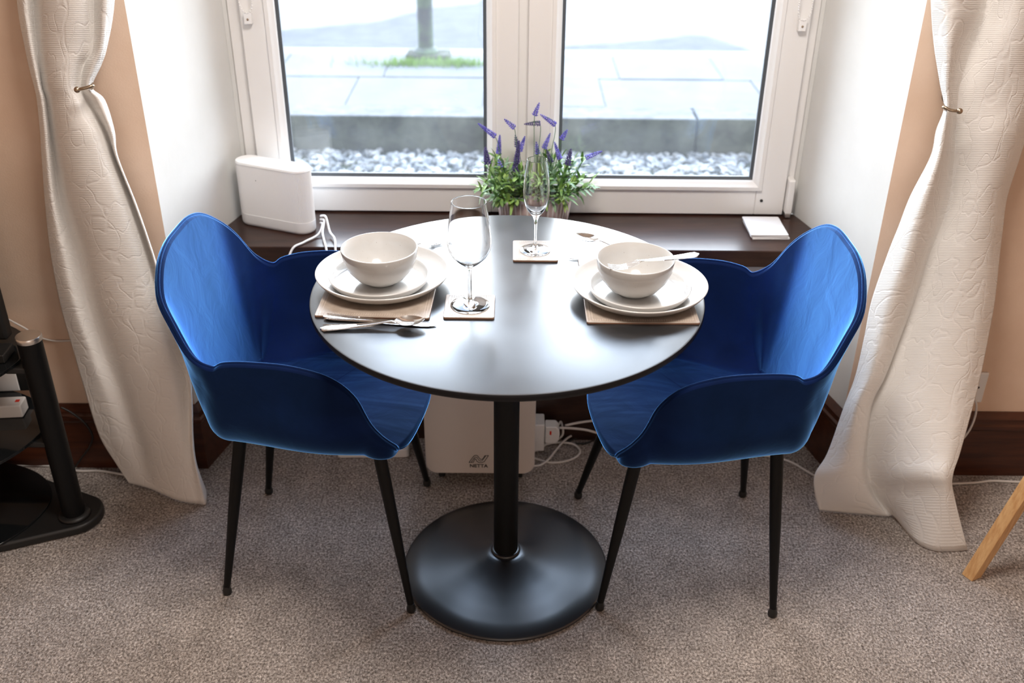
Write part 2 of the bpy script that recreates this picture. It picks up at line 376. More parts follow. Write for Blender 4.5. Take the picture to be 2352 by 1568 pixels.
# skirting boards: moulded profile swept along a path
SK = [(0, 0), (.017, 0), (.017, .148), (.020, .152), (.024, .158), (.024, .166), (.018, .170), (.016, .176), (.017, .184), (.013, .190), (.009, .196), (.004, .200), (0, .200)]
def skirting(name, path, mat):
    P = [Vector((x, y, 0)) for x, y in path]; rows = []
    for i, p in enumerate(P):
        d0 = (P[i]-P[i-1]).normalized() if i else (P[1]-P[0]).normalized()
        d1 = (P[i+1]-P[i]).normalized() if i < len(P)-1 else d0
        n0 = Vector((d0.y, -d0.x, 0)); n1 = Vector((d1.y, -d1.x, 0)); nn = (n0+n1).normalized(); nn /= nn.dot(n0)
        rows.append([p+nn*a+Vector((0, 0, h)) for a, h in SK])
    mb = MB().grid(rows); k = len(SK)
    mb.f += [tuple(range(k)), tuple((len(P)-1)*k+i for i in range(k-1, -1, -1))]; mb.mi += [0, 0]
    return struct(mb.build(name, mat, smooth=True, angle=35))
def spl_x(y, x0, x1): return x0+(x1-x0)*(y-WY)/(FY-WY)
skirting('baseboard_west', [(XL, WY-.001), (LX0, WY-.001), (spl_x(.552, LX0, LX1), .552)], M['skirting'])
skirting('baseboard_north', [(spl_x(.552, LX0, LX1)+.02, .552), (spl_x(.552, RX0, RX1)-.02, .552)], M['brown'])
skirting('baseboard_east', [(spl_x(.552, RX0, RX1), .552), (RX0, WY-.001), (XR, WY-.001)], M['skirting'])

for nm, a, b in (('trim_3', (LX1-.004, .797, SILLZ), (-.721, .86, HEADZ)), ('trim_4', (.786, .797, SILLZ), (RX1+.004, .86, HEADZ))):
    struct(MB().box(a, b).build(nm, M['cream']))
# window board (sill)
sy0 = .535
poly = [(spl_x(sy0, LX0, LX1), sy0), (spl_x(sy0, RX0, RX1), sy0), (RX1, FY), (LX1, FY)]
struct(MB().prism(poly, SILLZ-.047, SILLZ).build('trim_1', M['brown'], bevel=.004), 'dark brown painted window board')

# ---------------------------------------------------- window_1 : outer frame, two sashes, panes
win = bpy.data.objects.new('window_1', None); C.objects.link(win); win.location = (.03, .8, SILLZ); struct(win, 'white double casement window')
def wpart(mb, name, mat, bevel=0, label=None, parent=None, **k):
    par = parent or win
    mb.v = [tuple(Vector(p)-win.location-(par.location if par is not win else Vector())) for p in mb.v]
    o = mb.build(name, mat, par, bevel=bevel, **k)
    if label: o['label'] = label
    return o
WT = 2.06
mb = MB(); FX0, FX1 = -.722, .787
for a, b in (((FX0, .79, SILLZ), (-.66, .86, WT)), ((.735, .79, SILLZ), (FX1, .86, WT)), ((-.66, .79, SILLZ), (.735, .86, SILLZ+.03)), ((-.66, .79, WT-.05), (.735, .86, WT)), ((.005, .795, SILLZ+.03), (.06, .86, WT-.05))):
    mb.box(a, b)
wpart(mb, 'outer_frame', M['upvc'], .003)
def sash(x0, x1, g0, g1, gz0=.703, gz1=1.96):
    s0, s1, y0, y1 = SILLZ+.004, WT-.03, .772, .835
    em = bpy.data.objects.new('sash', None); C.objects.link(em); em.parent = win
    em.location = Vector(((x0+x1)/2, .8, SILLZ))-win.location
    bd = .014
    mb = MB()
    mb.box((x0, y0, s0), (g0-bd, y1, s1)); mb.box((g1+bd, y0, s0), (x1, y1, s1))
    mb.box((g0-bd, y0, s0), (g1+bd, y1, gz0-bd)); mb.box((g0-bd, y0, gz1+bd), (g1+bd, y1, s1))
    wpart(mb, 'sash_frame', M['upvc'], .003, parent=em)
    # glazing bead: stepped, chamfered ring
    rows = []
    for off, yy in ((-bd-.013, y0+.0), (-bd-.012, y0-.007), (-bd-.002, y0-.008), (-bd+.004, y0-.002), (-.003, y0+.004), (-.0005, y0+.012)):
        a0, a1, b0, b1 = g0+off, g1-off, gz0+off, gz1-off
        rows.append([Vector(p) for p in ((a0, yy, b0), (a1, yy, b0), (a1, yy, b1), (a0, yy, b1))])
    wpart(MB().grid(rows, closed=True), 'glazing_bead', M['upvc'], parent=em)
    rows = []
    for off, yy in ((-.002, y0+.010), (.0075, y0+.014), (.0075, y0+.022), (-.002, y0+.022)):
        a0, a1, b0, b1 = g0+off, g1-off, gz0+off, gz1-off
        rows.append([Vector(p) for p in ((a0, yy, b0), (a1, yy, b0), (a1, yy, b1), (a0, yy, b1))])
    wpart(MB().grid(rows, closed=True), 'gasket', M['gasket'], label='grey rubber gasket', parent=em)
    for yy in (y0+.018, y0+.036):
        wpart(MB().add([(g0-.006, yy, gz0-.006), (g1+.006, yy, gz0-.006), (g1+.006, yy, gz1+.006), (g0-.006, yy, gz1+.006)], [(0, 1, 2, 3)]), 'glass_pane', M['pane'], parent=em)
    return em
s1 = sash(-.687, .021, -.597, -.063)
s2 = sash(.046, .762, .133, .668)
mb = MB().lathe([(0, 0), (.0042, .0), (.0042, .002), (0, .0022)], 16, mat=Matrix.Rotation(PI/2, 4, 'X'), c=(.699, .772, .646))
wpart(mb, 'screw_hole', M['dark'], label='dark screw hole in lower rail', parent=s2)
wpart(MB().box((.764, .752, SILLZ+.012), (.783, .79, SILLZ+.112)), 'hinge_cover', M['upvc'], .005)
wpart(MB().box((.766, .755, SILLZ+.002), (.781, .785, SILLZ+.013)), 'hinge_pin', M['alu'], .002)
# outside sill and facade
struct(MB().box((LX1-.02, .845, SILLZ-.06), (RX1+.02, 1.06, SILLZ-.01)).build('trim_2', M['kerb_top']), 'outside stone sill')

# frame added around the rear fill light, unseen behind the camera
mb = MB()
for a, b in (((-.6, YB, .9), (1.2, YB+.05, .96)), ((-.6, YB, 2.15), (1.2, YB+.05, 2.21)), ((-.6, YB, .96), (-.54, YB+.05, 2.15)), ((1.14, YB, .96), (1.2, YB+.05, 2.15))): mb.box(a, b)
struct(mb.build('rear_fill_frame', M['upvc'], bevel=.004), 'added white frame around the rear fill light')

# ceiling light of the room (above and behind the camera's view)
cl_ = thing('ceiling_light', 'round white flush ceiling light over the room', 'ceiling light', (.1, -.45, CEIL))
MB().lathe([(0, 0), (.36, 0), (.36, -.03), (.34, -.035), (.33, -.012), (0, -.012)][::-1], 48).build('housing', M['upvc'], cl_, smooth=True, angle=40)
ld = bpy.data.lights.new('ceiling_lamp', 'AREA'); ld.shape = 'DISK'; ld.size = .64; ld.energy = LAMP; ld.color = (1, .92, .85)
lo_ = bpy.data.objects.new('ceiling_lamp', ld); C.objects.link(lo_); lo_.parent = cl_; lo_.location = (0, 0, -.03)

# ------------------------------------------------------------------ outside
GZ, PZ, RZ = -.2, 0.0, -.05
struct(MB().box((-6, 1.0, GZ-.3), (6, 3.62, GZ)).build('ground_gravel_bed', M['soil']))
rng = random.Random(3)
mb = MB()
ico = [(0, 0, 1)]+[(.894*math.cos(2*PI*k/5), .894*math.sin(2*PI*k/5), .447) for k in range(5)]+[(.894*math.cos(2*PI*(k+.5)/5), .894*math.sin(2*PI*(k+.5)/5), -.447) for k in range(5)]+[(0, 0, -1)]
icf = [(0, 1+k, 1+(k+1) % 5) for k in range(5)]+[(1+k, 6+k, 1+(k+1) % 5) for k in range(5)]+[(6+k, 6+(k+1) % 5, 1+(k+1) % 5) for k in range(5)]+[(11, 6+(k+1) % 5, 6+k) for k in range(5)]
for i in range(5200):
    x, y = rng.uniform(-1.7, 1.9), rng.uniform(2.75, 3.6); s = rng.uniform(.012, .026); a = rng.uniform(0, 6.28); q = rng.uniform(.6, 1); fl = rng.uniform(.45, .8)
    mb.add([(x+s*(px*math.cos(a)-py*q*math.sin(a)), y+s*(px*math.sin(a)+py*q*math.cos(a)), GZ+s*fl*(pz+.5)) for px, py, pz in ico], icf)
g = mb.build('gravel', M['gravel'], smooth=True); tag(g, 'pale grey gravel outside the window below the mossy kerb stones', 'gravel', kind='stuff')
# kerb stones of the raised pavement
xs = [-4.2, -2.6, .05, 1.03, 2.5, 3.6]
for i in range(5):
    o = MB().box((xs[i]+.006, 3.60+.01*(i % 2), GZ-.1), (xs[i+1]-.006, 3.83, PZ+.004), 0).build('kerb_stone', [M['kerb_face'], M['kerb_top']], bevel=.012)
    o.data.polygons[1].material_index = 1
    o['kind'] = 'structure'
# pavement of flagstones
struct(MB().box((-6, 3.8, -.4), (6, 5.05, PZ-.012)).build('ground_pavement_bed', M['gutter']))
rows = [(3.835, 4.44), (4.445, 5.045)]
for ri, (y0, y1) in enumerate(rows):
    x = -4.3+.33*ri
    rr = random.Random(10+ri)
    while x < 4.2:
        wd = rr.uniform(.62, .95); dz = rr.uniform(-.003, .003)
        o = MB().box((x+.003, y0, -.07), (x+wd-.003, y1-.006, PZ+dz)).build('paving_slab', M['flag'], bevel=.006)
        struct(o); x += wd
struct(MB().box((-6, 5.05, -.4), (6, 5.27, -.02)).build('kerb_gutter', M['gutter'], bevel=.01))
struct(MB().box((-9, 5.27, -.4), (9, 12, RZ)).build('road', M['asphalt']))
# lamp post with grass at its foot
post = thing('lamp_post', 'mossy grey-green post standing at the pavement edge outside the left pane', 'lamp post', (-.575, 4.93, 0))
MB().lathe([(.0, 0), (.085, 0), (.085, .05), (.06, .07), (.052, .075), (.05, 3.6), (0, 3.6)], 32).build('pole', M['post'], post, smooth=True, angle=50)
MB().box((-.13, -.09, -.01), (.16, .09, .035)).build('base_plate', M['kerb_face'], post, bevel=.012)
mb = MB(); rr = random.Random(5)
for i in range(900):
    x, y = rr.gauss(-.5, .22), 4.745+rr.gauss(0, .035)
    h = rr.uniform(.02, .06); a = rr.uniform(0, 6.28); lx, ly = rr.uniform(-.02, .02), rr.uniform(-.02, .02)
    mb.add([(x-.004*math.cos(a), y-.004*math.sin(a), 0), (x+.004*math.cos(a), y+.004*math.sin(a), 0), (x+lx, y+ly, h)], [(0, 1, 2)])
tag(mb.build('grass', M['grass']), 'green grass growing at the foot of the mossy post', 'grass', kind='stuff')
# the house's own roof line above the window: its shadow lies on the road
ys = 1.0
sh = [(-6, 5.6), (-2.6, 5.55), (-1.76, 5.905), (-1.06, 6.235), (-.72, 6.742), (-.23, 7.0), (-.05, 6.95), (.02, 5.95), (.12, 5.52), (.38, 5.495), (.9, 5.66), (1.36, 5.89), (1.46, 5.86), (1.6, 5.60), (1.72, 5.37), (1.85, 5.25), (6, 5.2)]
top = []
for X, Y in sh:
    t = (Y-ys)/SUN_DIR.y; top.append((X-SUN_DIR.x*t, RZ-SUN_DIR.z*t))
n = len(top); vs = []
for yy in (ys, YB-.1):
    vs += [(x, yy, z) for x, z in top]+[(x, yy, CEIL+.1) for x, z in top]
fs = []
for i in range(n-1):
    fs += [(i, i+1, n+i+1, n+i), (2*n+i+1, 2*n+i, 3*n+i, 3*n+i+1), (i+1, i, 2*n+i, 2*n+i+1), (n+i, n+i+1, 3*n+i+1, 3*n+i)]
fs += [(0, n, 3*n, 2*n), (n-1, 2*n+n-1, 3*n+n-1, n+n-1)]
struct(MB().add(vs, fs).build('roof', M['slate']))
struct(MB().box((-6, .9, -.3), (XL-.1, 1.0, CEIL+.1)).build('wall_facade_west', M['stone']))
struct(MB().box((XR+.1, .9, -.3), (6, 1.0, CEIL+.1)).build('wall_facade_east', M['stone']))

# ------------------------------------------------------------------ dining table
T = .75; TR = .402
tb = thing('dining_table', 'round black pedestal dining table set for two in the window bay', 'table', (0, 0, 0))
MB().lathe([(0, T-.018), (TR-.012, T-.018), (TR-.004, T-.016), (TR, T-.010), (TR, T-.003), (TR-.0012, T-.0008)], 160).build('edge_band', M['edge'], tb, smooth=True, angle=40)
MB().lathe([(TR-.0012, T-.0008), (TR-.004, T), (0, T)], 160).build('tabletop', M['top'], tb, smooth=True, angle=30)
MB().lathe([(0, .03), (.0285, .03), (.0285, T-.03), (0, T-.03)], 48).build('pole', M['black_metal'], tb, smooth=True, angle=40)
MB().lathe([(0, T-.03), (.12, T-.03), (.12, T-.018), (0, T-.018)], 48).build('mounting_plate', M['black_metal'], tb, smooth=True, angle=40)
BR = .245
MB().lathe([(0, 0), (BR-.004, 0), (BR, .003), (BR, .007), (BR-.004, .0095), (.20, .014), (.16, .0185), (.12, .0245), (.09, .032), (.065, .041), (.05, .048), (.042, .0515), (.036, .053), (0, .053)], 128).build('base', M['base_metal'], tb, smooth=True, angle=60)
MB().lathe([(.0285, .053), (.034, .053), (.035, .056), (.033, .0595), (.0285, .060)], 48).build('collar', M['base_metal'], tb, smooth=True, angle=60)

# ------------------------------------------------------------------ chairs
RIM = [(0.2536, 0.0, 0.4451), (0.2422, 0.1069, 0.4394), (0.2243, 0.1777, 0.4361), (0.2013, 0.2122, 0.457), (0.1671, 0.2413, 0.5152), (0.1392, 0.2517, 0.5929), (0.0943, 0.2592, 0.6428), (0.0215, 0.2586, 0.666), (-0.0611, 0.2498, 0.6675), (-0.1182, 0.2383, 0.6582), (-0.1445, 0.2314, 0.6447), (-0.1791, 0.228, 0.6668), (-0.2114, 0.2134, 0.7277), (-0.238, 0.1866, 0.7736), (-0.252, 0.133, 0.8121), (-0.258, 0.0702, 0.8312), (-0.26, 0.0, 0.8334)]
def chair(label, pose, feet):
    ch = thing('dining_armchair', label, 'armchair', (pose[0], pose[1], 0), pose[2], 'blue velvet armchairs')
    half = [Vector(p) for p in RIM]
    ctrl = half+[Vector((p.x, -p.y, p.z)) for p in half[-2:0:-1]]
    K = 6; R = spline(ctrl, K, closed=True); n = len(R)
    NS, NW = 10, 18; rows = [[] for _ in range(NS+NW+1)]
    def sm(a, b, x): t = max(0, min(1, (x-a)/(b-a))); return t*t*(3-2*t)
    S = []
    for p in R:
        hgt = sm(.445, .61, p.z)              # 0 at the lip, 1 where there is a wall
        k = len(S); kk = min(k, n-k)           # steps from the front lip
        if kk <= 10*K:
            g = sm(.06, -.146, p.x)
            y = p.y*(.975-.2*hgt)*(1-g)+math.copysign(.138, p.y)*g
            x = p.x*(1-.025*(1-hgt))-.026*g
        else:
            y = p.y*.596; g = 1
            x = -.176+.006*(abs(y)/.138)**2
        S.append(Vector((x, y, .449-.012*g)))
    cen = Vector((.0, 0, .447))
    for k in range(n):
        p, s_ = R[k], S[k]
        for i in range(NS):
            t = i/NS; q = cen.lerp(s_, t); q.z += .010*(1-(2*t-1)**2)*(.4+.6*max(0, min(1, (q.x+.1)/.2)))
            rows[i].append(q)
        wall = (p-s_).length
        kk = min(k, n-k); wr = .8-.42*sm(0, 5, kk-10*K)
        c = Vector((s_.x*(1-wr)+p.x*wr, s_.y*(1-wr)+p.y*wr, s_.z+(.13+.25*sm(0, 5, kk-10*K))*max(0, p.z-s_.z)))
        for i in range(NW+1):
            t = i/NW; rows[NS+i].append(s_*(1-t)**2+c*(2*t*(1-t))+p*t*t)
    # vertex normals of the inner face (pointing out of the shell)
    allv = [v for r_ in rows for v in r_]; N_ = [Vector() for _ in allv]
    for i in range(len(rows)-1):
        for k in range(n):
            k2 = (k+1) % n; a, b, c, d = i*n+k, i*n+k2, (i+1)*n+k2, (i+1)*n+k
            fn = (allv[c]-allv[a]).cross(allv[d]-allv[b])
            for j in (a, b, c, d): N_[j] += fn
    N_ = [v.normalized() if v.length else Vector((0, 0, 1)) for v in N_]
    sgn = 1 if N_[3*n].z < 0 else -1
    for k in range(n): N_[k] = Vector((0, 0, -1))*sgn
    out = []
    for i, r_ in enumerate(rows):
        row = []
        for k, p in enumerate(r_):
            nn = N_[i*n+k]*sgn
            if i < NS: th = .026
            else:
                t = (i-NS)/NW; th = .026*(1-sm(0, .5, t))+.017*sm(0, .5, t)
            if i >= NS:
                t = (i-NS)/NW
                if t > .8 and R[k].z > .5: nn = (nn+Vector((0, 0, -nn.z))*sm(.8, 1, t)).normalized()
            lipf = 1-sm(.43, .62, R[k].z)
            th *= 1-.3*lipf*sm(.5, 1, i/len(rows))
            row.append(p+nn*th)
        out.append(row)
    for i in range(len(rows)):
        t = (i-NS)/NW
        if 0 <= t <= .75:
            for k in range(n):
                wgt = sm(.455, .67, R[k].z)*math.sin(PI*t/.75)
                o_ = out[i][k]; d_ = Vector((o_.x, o_.y, 0)); d_.normalize(); out[i][k] = o_+d_*.016*wgt
    for _ in range(10):                      # even out the outer cover
        new = [r_[:] for r_ in out]
        for i in range(1, len(out)-4):
            for k in range(n):
                new[i][k] = out[i][k]*.5+(out[i][k-1]+out[i][(k+1) % n]+out[i-1][k]+out[i+1][k])*.125
        out = new
    # which control index is the arm/back seam
    seam = 10*K; seam2 = n-seam
    def face_part(name, ks, i0, i1):
        mb = MB(); W = len(ks); vs_ = [rows[i][k % n] for i in range(i0, i1+1) for k in ks]
        fs_ = [(a*W+b, a*W+b+1, (a+1)*W+b+1, (a+1)*W+b) for a in range(i1-i0) for b in range(W-1)]
        if sgn < 0: fs_ = [f[::-1] for f in fs_]
        fs_ = [f[::-1] for f in fs_]
        return mb.add(vs_, fs_).build(name, M['velvet_seat' if name == 'seat' else 'velvet'], ch, smooth=True)
    face_part('seat', list(range(n))+[0], 0, NS+1)
    face_part('backrest', list(range(seam, seam2+1)), NS+1, NS+NW)
    face_part('armrest', list(range(0, seam+1)), NS+1, NS+NW)
    face_part('armrest', list(range(seam2, n+1)), NS+1, NS+NW)
    # outer shell with rolled rim
    mb = MB(); RN = rows[-1]; ON = out[-1]
    rim_rows = []
    for j in range(1, 6):
        a = PI*j/5; rr_ = []
        for k in range(n):
            mid = (RN[k]+ON[k])/2; hv = (ON[k]-RN[k])/2; upv = (rows[-1][k]-rows[-3][k]).normalized()
            rr_.append(mid-hv*math.cos(a)+upv*hv.length*.7*math.sin(a))
        rim_rows.append(rr_)
    mb.grid([RN]+rim_rows[:-1]+[ON], closed=True)
    mb.grid([out[i] for i in range(len(out)-1, -1, -1)], closed=True)
    sh_ = mb.build('shell', M['velvet'], ch, smooth=True)
    rp = [rim_rows[1][k].lerp(rim_rows[2][k], .4)*1.0 for k in range(n)]
    MB().tube(rp, .0034, 8, closed=True).build('piping', M['velvet'], ch, smooth=True)
    c_, s_ = math.cos(-pose[2]), math.sin(-pose[2])
    for fx, fy in feet:
        dx, dy = fx-pose[0], fy-pose[1]; lx, ly = c_*dx-s_*dy, s_*dx+c_*dy
        tx = .150 if lx > 0 else -.145; ty = .140 if ly > 0 else -.140
        a, b = Vector((tx, ty, .425)), Vector((lx, ly, .016))
        pts = [a.lerp(b, t) for t in (0, .25, .5, .75, 1)]
        lg = MB().tube(pts, [.0145, .0140, .0125, .0100, .0078], 20).build('leg', M['black_metal'], ch, smooth=True, angle=60)
        MB().lathe([(0, 0), (.0085, 0), (.0105, .003), (.0105, .012), (.0085, .018), (.0078, .024), (0, .024)], 20, c=(lx, ly, 0)).build('foot', M['dark'], lg, smooth=True, angle=60)
    for sx_ in (-1, 1):
        MB().box((-.14, sx_*.125-.010, .411), (.14, sx_*.125+.010, .421)).build('seat_frame', M['black_metal'], ch, bevel=.003)
    return ch
chair('blue velvet armchair with black legs beside the curtain at the television stand side', (-.426, .080, -.041),
      [(-.649, -.099), (-.215, -.151), (-.215, .317), (-.632, .277)])
chair('blue velvet armchair with black legs in front of the stack of pale coasters', (.435, .055, PI+.011),
      [(.218, -.139), (.612, -.155), (.629, .282), (.19, .27)])

# ------------------------------------------------------------------ place settings
def plate_prof(r, h, t=.0042, k=.74):
    # flat plate with a raised wall and a rolled rim; k = where the wall begins
    q = lambda u: k+(1-k)*u
    return [(0, .0015), (r*k*.86, .0), (r*k*.92, .0), (r*q(0), .0012), (r*q(.38), h*.16), (r*q(.68), h*.40), (r*q(.9), h*.70), (r*q(.985), h*.88), (r, h*.945), (r-.0004, h*.985), (r-.002, h), (r-.0040, h*.985), (r-.0056, h*.93), (r*q(.9)-.005, h*.74), (r*q(.68)-.005, h*.47), (r*q(.38)-.003, h*.22+t*.7), (r*q(0)-.002, t+.0006), (r*k*.9, t), (0, t)]
BOWL = [(0, .001), (.031, .0), (.034, .0005), (.036, .003), (.052, .013), (.066, .031), (.0745, .052), (.0775, .073), (.0772, .0745), (.0760, .0752), (.0748, .0742), (.0715, .053), (.063, .033), (.049, .0165), (.034, .0085), (.028, .0072), (0, .0068)]
def lathe_thing(name, prof, mat, loc, label, cat, group, seg=96):
    o = MB().lathe(prof, seg).build(name, mat, smooth=True, loc=loc); return tag(o, label, cat, group)
PM = T+.0052
for side, cx, cy, sxx, syy, bx, by in (('left', -.258, .024, -.262, .004, -.259, .002), ('right', .268, -.019, .266, -.037, .254, -.037)):
    near = 'left' if side == 'left' else 'right'
    what = 'above the crossed knife and spoon' if side == 'left' else 'with cutlery laid across its bowl'
    lathe_thing('dinner_plate', plate_prof(.138, .027, k=.70), M['glaze'], (cx, cy, PM), {'left': 'large white dinner plate behind the knife and spoon pair', 'right': 'large white dinner plate under the bowl that holds a fork'}[side], 'plate', 'dinner plates')
    z2 = PM+.0052
    lathe_thing('side_plate', plate_prof(.1035, .0215, k=.82), M['glaze'], (sxx, syy, z2+.0016), {'left': 'small white plate under the empty bowl', 'right': 'small white plate under the bowl that holds a fork'}[side], 'plate', 'side plates')
    z3 = z2+.0062
    lathe_thing('bowl', BOWL, M['glaze'], (bx, by, z3+.0012), {'left': 'white cereal bowl with nothing in it', 'right': 'white cereal bowl with a fork resting in it'}[side], 'bowl', 'cereal bowls')

def leather_mat(name, wd, dp, loc, rz, label, cat, group):
    t = thing(name, label, cat, loc, rz, group)
    h = .005
    MB().prism(rrect(wd, dp, .004, 3), .0, h).build('pad', [M['leather']], t, bevel=.0012)
    MB().prism(rrect(wd+.0006, dp+.0006, .004, 3), .0012, .0030).build('edge', [M['leather_edge']], t)['label'] = 'brown leather edge'
    mb = MB()
    for ins in (.0065, .0115):
        a, b = wd/2-ins, dp/2-ins; L_ = .0026; st = .0046
        for sgn in (-1, 1):
            x = -a
            while x < a-L_: mb.box((x, sgn*b-.0004, h-.0003), (x+L_, sgn*b+.0004, h+.0003)); x += st
            y = -b
            while y < b-L_: mb.box((sgn*a-.0004, y, h-.0003), (sgn*a+.0004, y+L_, h+.0003)); y += st
    mb.build('stitching', [M['thread']], t)['label'] = 'double row of pale stitching'
    return t
leather_mat('placemat', .224, .275, (-.259, .006, T), -.03, 'taupe stitched placemat beside the knife and spoon', 'placemat', 'placemats')
leather_mat('placemat', .219, .296, (.2635, .003, T), .006, 'taupe stitched placemat at the setting whose bowl holds a fork', 'placemat', 'placemats')
leather_mat('coaster', .099, .099, (-.0745, -.0815, T), .0, 'square taupe stitched coaster under the round wine glass', 'coaster', 'stitched coasters')
leather_mat('coaster', .098, .106, (.060, .187, T), .0, 'square taupe stitched coaster under the tall flute', 'coaster', 'stitched coasters')

# glasses
t = thing('wine_glass', 'empty stemmed wine glass with a broad tapering bowl', 'wine glass', (-.0735, -.080, T+.0055))
WG = [(0, 0), (.0375, 0), (.039, .0006), (.0385, .0015), (.030, .0028), (.018, .0045), (.009, .007), (.0055, .011), (.0040, .018), (.0036, .030), (.0036, .070), (.0042, .079), (.008, .0845), (.0200, .0935), (.0330, .1065), (.0405, .120), (.0436, .133), (.0425, .150), (.0395, .175), (.0355, .203), (.03335, .2175), (.0332, .2185), (.0330, .2190), (.0326, .2192),
      (.0322, .2190), (.0320, .2185), (.0321, .2175), (.0344, .203), (.0384, .175), (.0413, .150), (.0423, .133), (.0393, .1206), (.0318, .1075), (.0190, .0950), (.008, .0892), (0, .0875)]
MB().lathe(WG, 72).build('glass_body', M['glass'], t, smooth=True, angle=75)
t = thing('champagne_flute', 'tall empty champagne flute standing in front of the lavender', 'flute glass', (.060, .186, T+.0055))
FG = [(0, 0), (.0330, 0), (.0342, .0006), (.0337, .0014), (.025, .0026), (.014, .0042), (.007, .007), (.0042, .013), (.0034, .022), (.0034, .060), (.0042, .072), (.0085, .0825), (.0175, .0935), (.0245, .107), (.0278, .124), (.0285, .140), (.0272, .165), (.0240, .193), (.02145, .2085), (.0213, .2095), (.0212, .2098), (.0209, .2100),
      (.0206, .2098), (.0204, .2093), (.02045, .2085), (.0230, .193), (.0262, .165), (.0275, .140), (.0267, .124), (.0232, .1075), (.0160, .0955), (.008, .0890), (0, .0868)]
MB().lathe(FG, 64).build('glass_body', M['glass'], t, smooth=True, angle=75)

# cutlery : lofted along x, tip at +x
def loft(secs, nw=8):
    """secs: (x, halfwidth, z, thickness, cup depth)"""
    top = []; bot = []
    for x, hw, z, th, cup in secs:
        top.append([Vector((x, hw*(2*j/nw-1), z+cup*((2*j/nw-1)**2)-(th*.35*(2*j/nw-1)**4))) for j in range(nw+1)])
        bot.append([Vector((x, hw*(2*j/nw-1), z-th+cup*((2*j/nw-1)**2)+(th*.35*(2*j/nw-1)**4))) for j in range(nw+1)])
    rows = [t_+b_[::-1] for t_, b_ in zip(top, bot)]
    mb = MB().grid(rows, closed=True); k = len(rows[0])
    mb.f += [tuple(range(k-1, -1, -1)), tuple((len(rows)-1)*k+i for i in range(k))]; mb.mi += [0, 0]
    return mb
def handle_secs(L0, L1, z0=.0045, z1=.006):
    S_ = []
    for i in range(17):
        t = i/16; x = L0+(L1-L0)*t
        hw = .0100*(1-t)**.8+.0030 if t > .06 else (.0130)*math.sqrt(max(.02, 1-((.06-t)/.06)**2))*.98
        zz = z0+.006*math.exp(-((t-.93)/.15)**2)*0+(z1-z0)*t**2
        S_.append((x, hw, zz, .0026, 0))
    return S_
def beading(mb, L0, L1, z):
    for sg in (-1, 1):
        mb.tube([(L0+.004+.11*t*(L1-L0)/.11*.7, sg*((.0100*(1-t*.7)**.8+.003)-.0016), z) for t in [i/12 for i in range(13)]], .0006, 6)
def spoon(name, label, cat, loc, rot, L=.195, wid=.020, group=None, head=.058):
    t = thing(name, label, cat, loc, 0, group); t.rotation_euler = rot
    hs = handle_secs(-L/2, L/2-head-.01, .0045, .012)
    x0 = L/2-head
    bs = [(x0-.004, .0032, .0122, .0026, 0), (x0, .0045, .0105, .0024, .0006)]
    for i in range(1, 13):
        u = i/13; hw = wid*math.sin(PI*u**.85)**.62; dep = .0088*math.sin(PI*u)**.8
        bs.append((x0+head*u, max(hw, .002), .0115-dep*1.0+.000*u, .0014, dep*.9))
    bs.append((x0+head, .0012, .0115, .001, 0))
    o = loft(hs+bs).build('spoon_body', M['steel'], t, smooth=True, angle=70)
    mb = MB(); beading(mb, -L/2, L/2-head, .0048); mb.build('beaded_edge', M['steel'], t, smooth=True)
    return t
def fork(name, label, cat, loc, rot, L=.195, group=None):
    t = thing(name, label, cat, loc, 0, group); t.rotation_euler = rot
    x0 = L/2-.062
    hs = handle_secs(-L/2, x0-.008, .0045, .011)
    bs = [(x0-.002, .0040, .0112, .0024, 0), (x0+.004, .0085, .0095, .0020, .0005), (x0+.012, .0115, .0072, .0018, .001), (x0+.020, .0120, .0056, .0017, .0012), (x0+.026, .0120, .0048, .0016, .0010)]
    loft(hs+bs).build('fork_body', M['steel'], t, smooth=True, angle=70)
    for k in range(4):
        y = -.0098+k*.00653
        secs = [(x0+.024+.038*u, .0019*(1-.55*u), .0048-.0016*math.sin(PI*u)+.006*u*u, .0015, 0) for u in (0, .2, .4, .6, .8, 1)]
        mb = loft(secs, 4); mb.v = [(p[0], p[1]+y, p[2]) for p in mb.v]; mb.build('tine', M['steel'], t, smooth=True, angle=70)
    return t
def knife(name, label, cat, loc, rot, L=.222, group=None):
    t = thing(name, label, cat, loc, 0, group); t.rotation_euler = rot
    xm = -L/2+.098
    S_ = []
    for i in range(15):
        u = i/14; S_.append((-L/2+(xm+L/2)*u, (.0095*math.sqrt(min(1, .08+u*6)))*(1-.3*u), .0065, .0058*(min(1, .4+u*3)), 0))
    loft(S_).build('handle', M['steel'], t, smooth=True, angle=70)
    mb = MB(); beading(mb, -L/2, xm, .0066); mb.build('beaded_edge', M['steel'], t, smooth=True)
    S_ = [(xm-.001, .0065, .0055, .004, 0), (xm+.006, .0070, .0048, .003, 0), (xm+.014, .0085, .0040, .0017, 0)]
    for u in (.2, .4, .6, .75, .88, .95, 1): S_.append((xm+.014+(L/2-xm-.014)*u, .0088*(1 if u < .8 else (1-((u-.8)/.2)**2*.82)), .0037, .0014, 0))
    loft(S_).build('blade', M['steel'], t, smooth=True, angle=70)
    return t
TZ = T+.0002
knife('table_knife', 'table knife lying under a spoon bowl at the front of the table', 'knife', (-.246, -.146, TZ-.0004), (0, 0, -.118), L=.222, group='table knives')
spoon('soup_spoon', 'soup spoon lying over the knife blade at the front of the table', 'spoon', (-.256, -.170, TZ+.003), (0, -.045, .055), L=.200, group='soup spoons')
fork('table_fork', 'table fork with its tines showing beyond the dinner plate beside the wine glass', 'fork', (-.222, .197, TZ-.001), (0, 0, .47), L=.19, group='table forks')
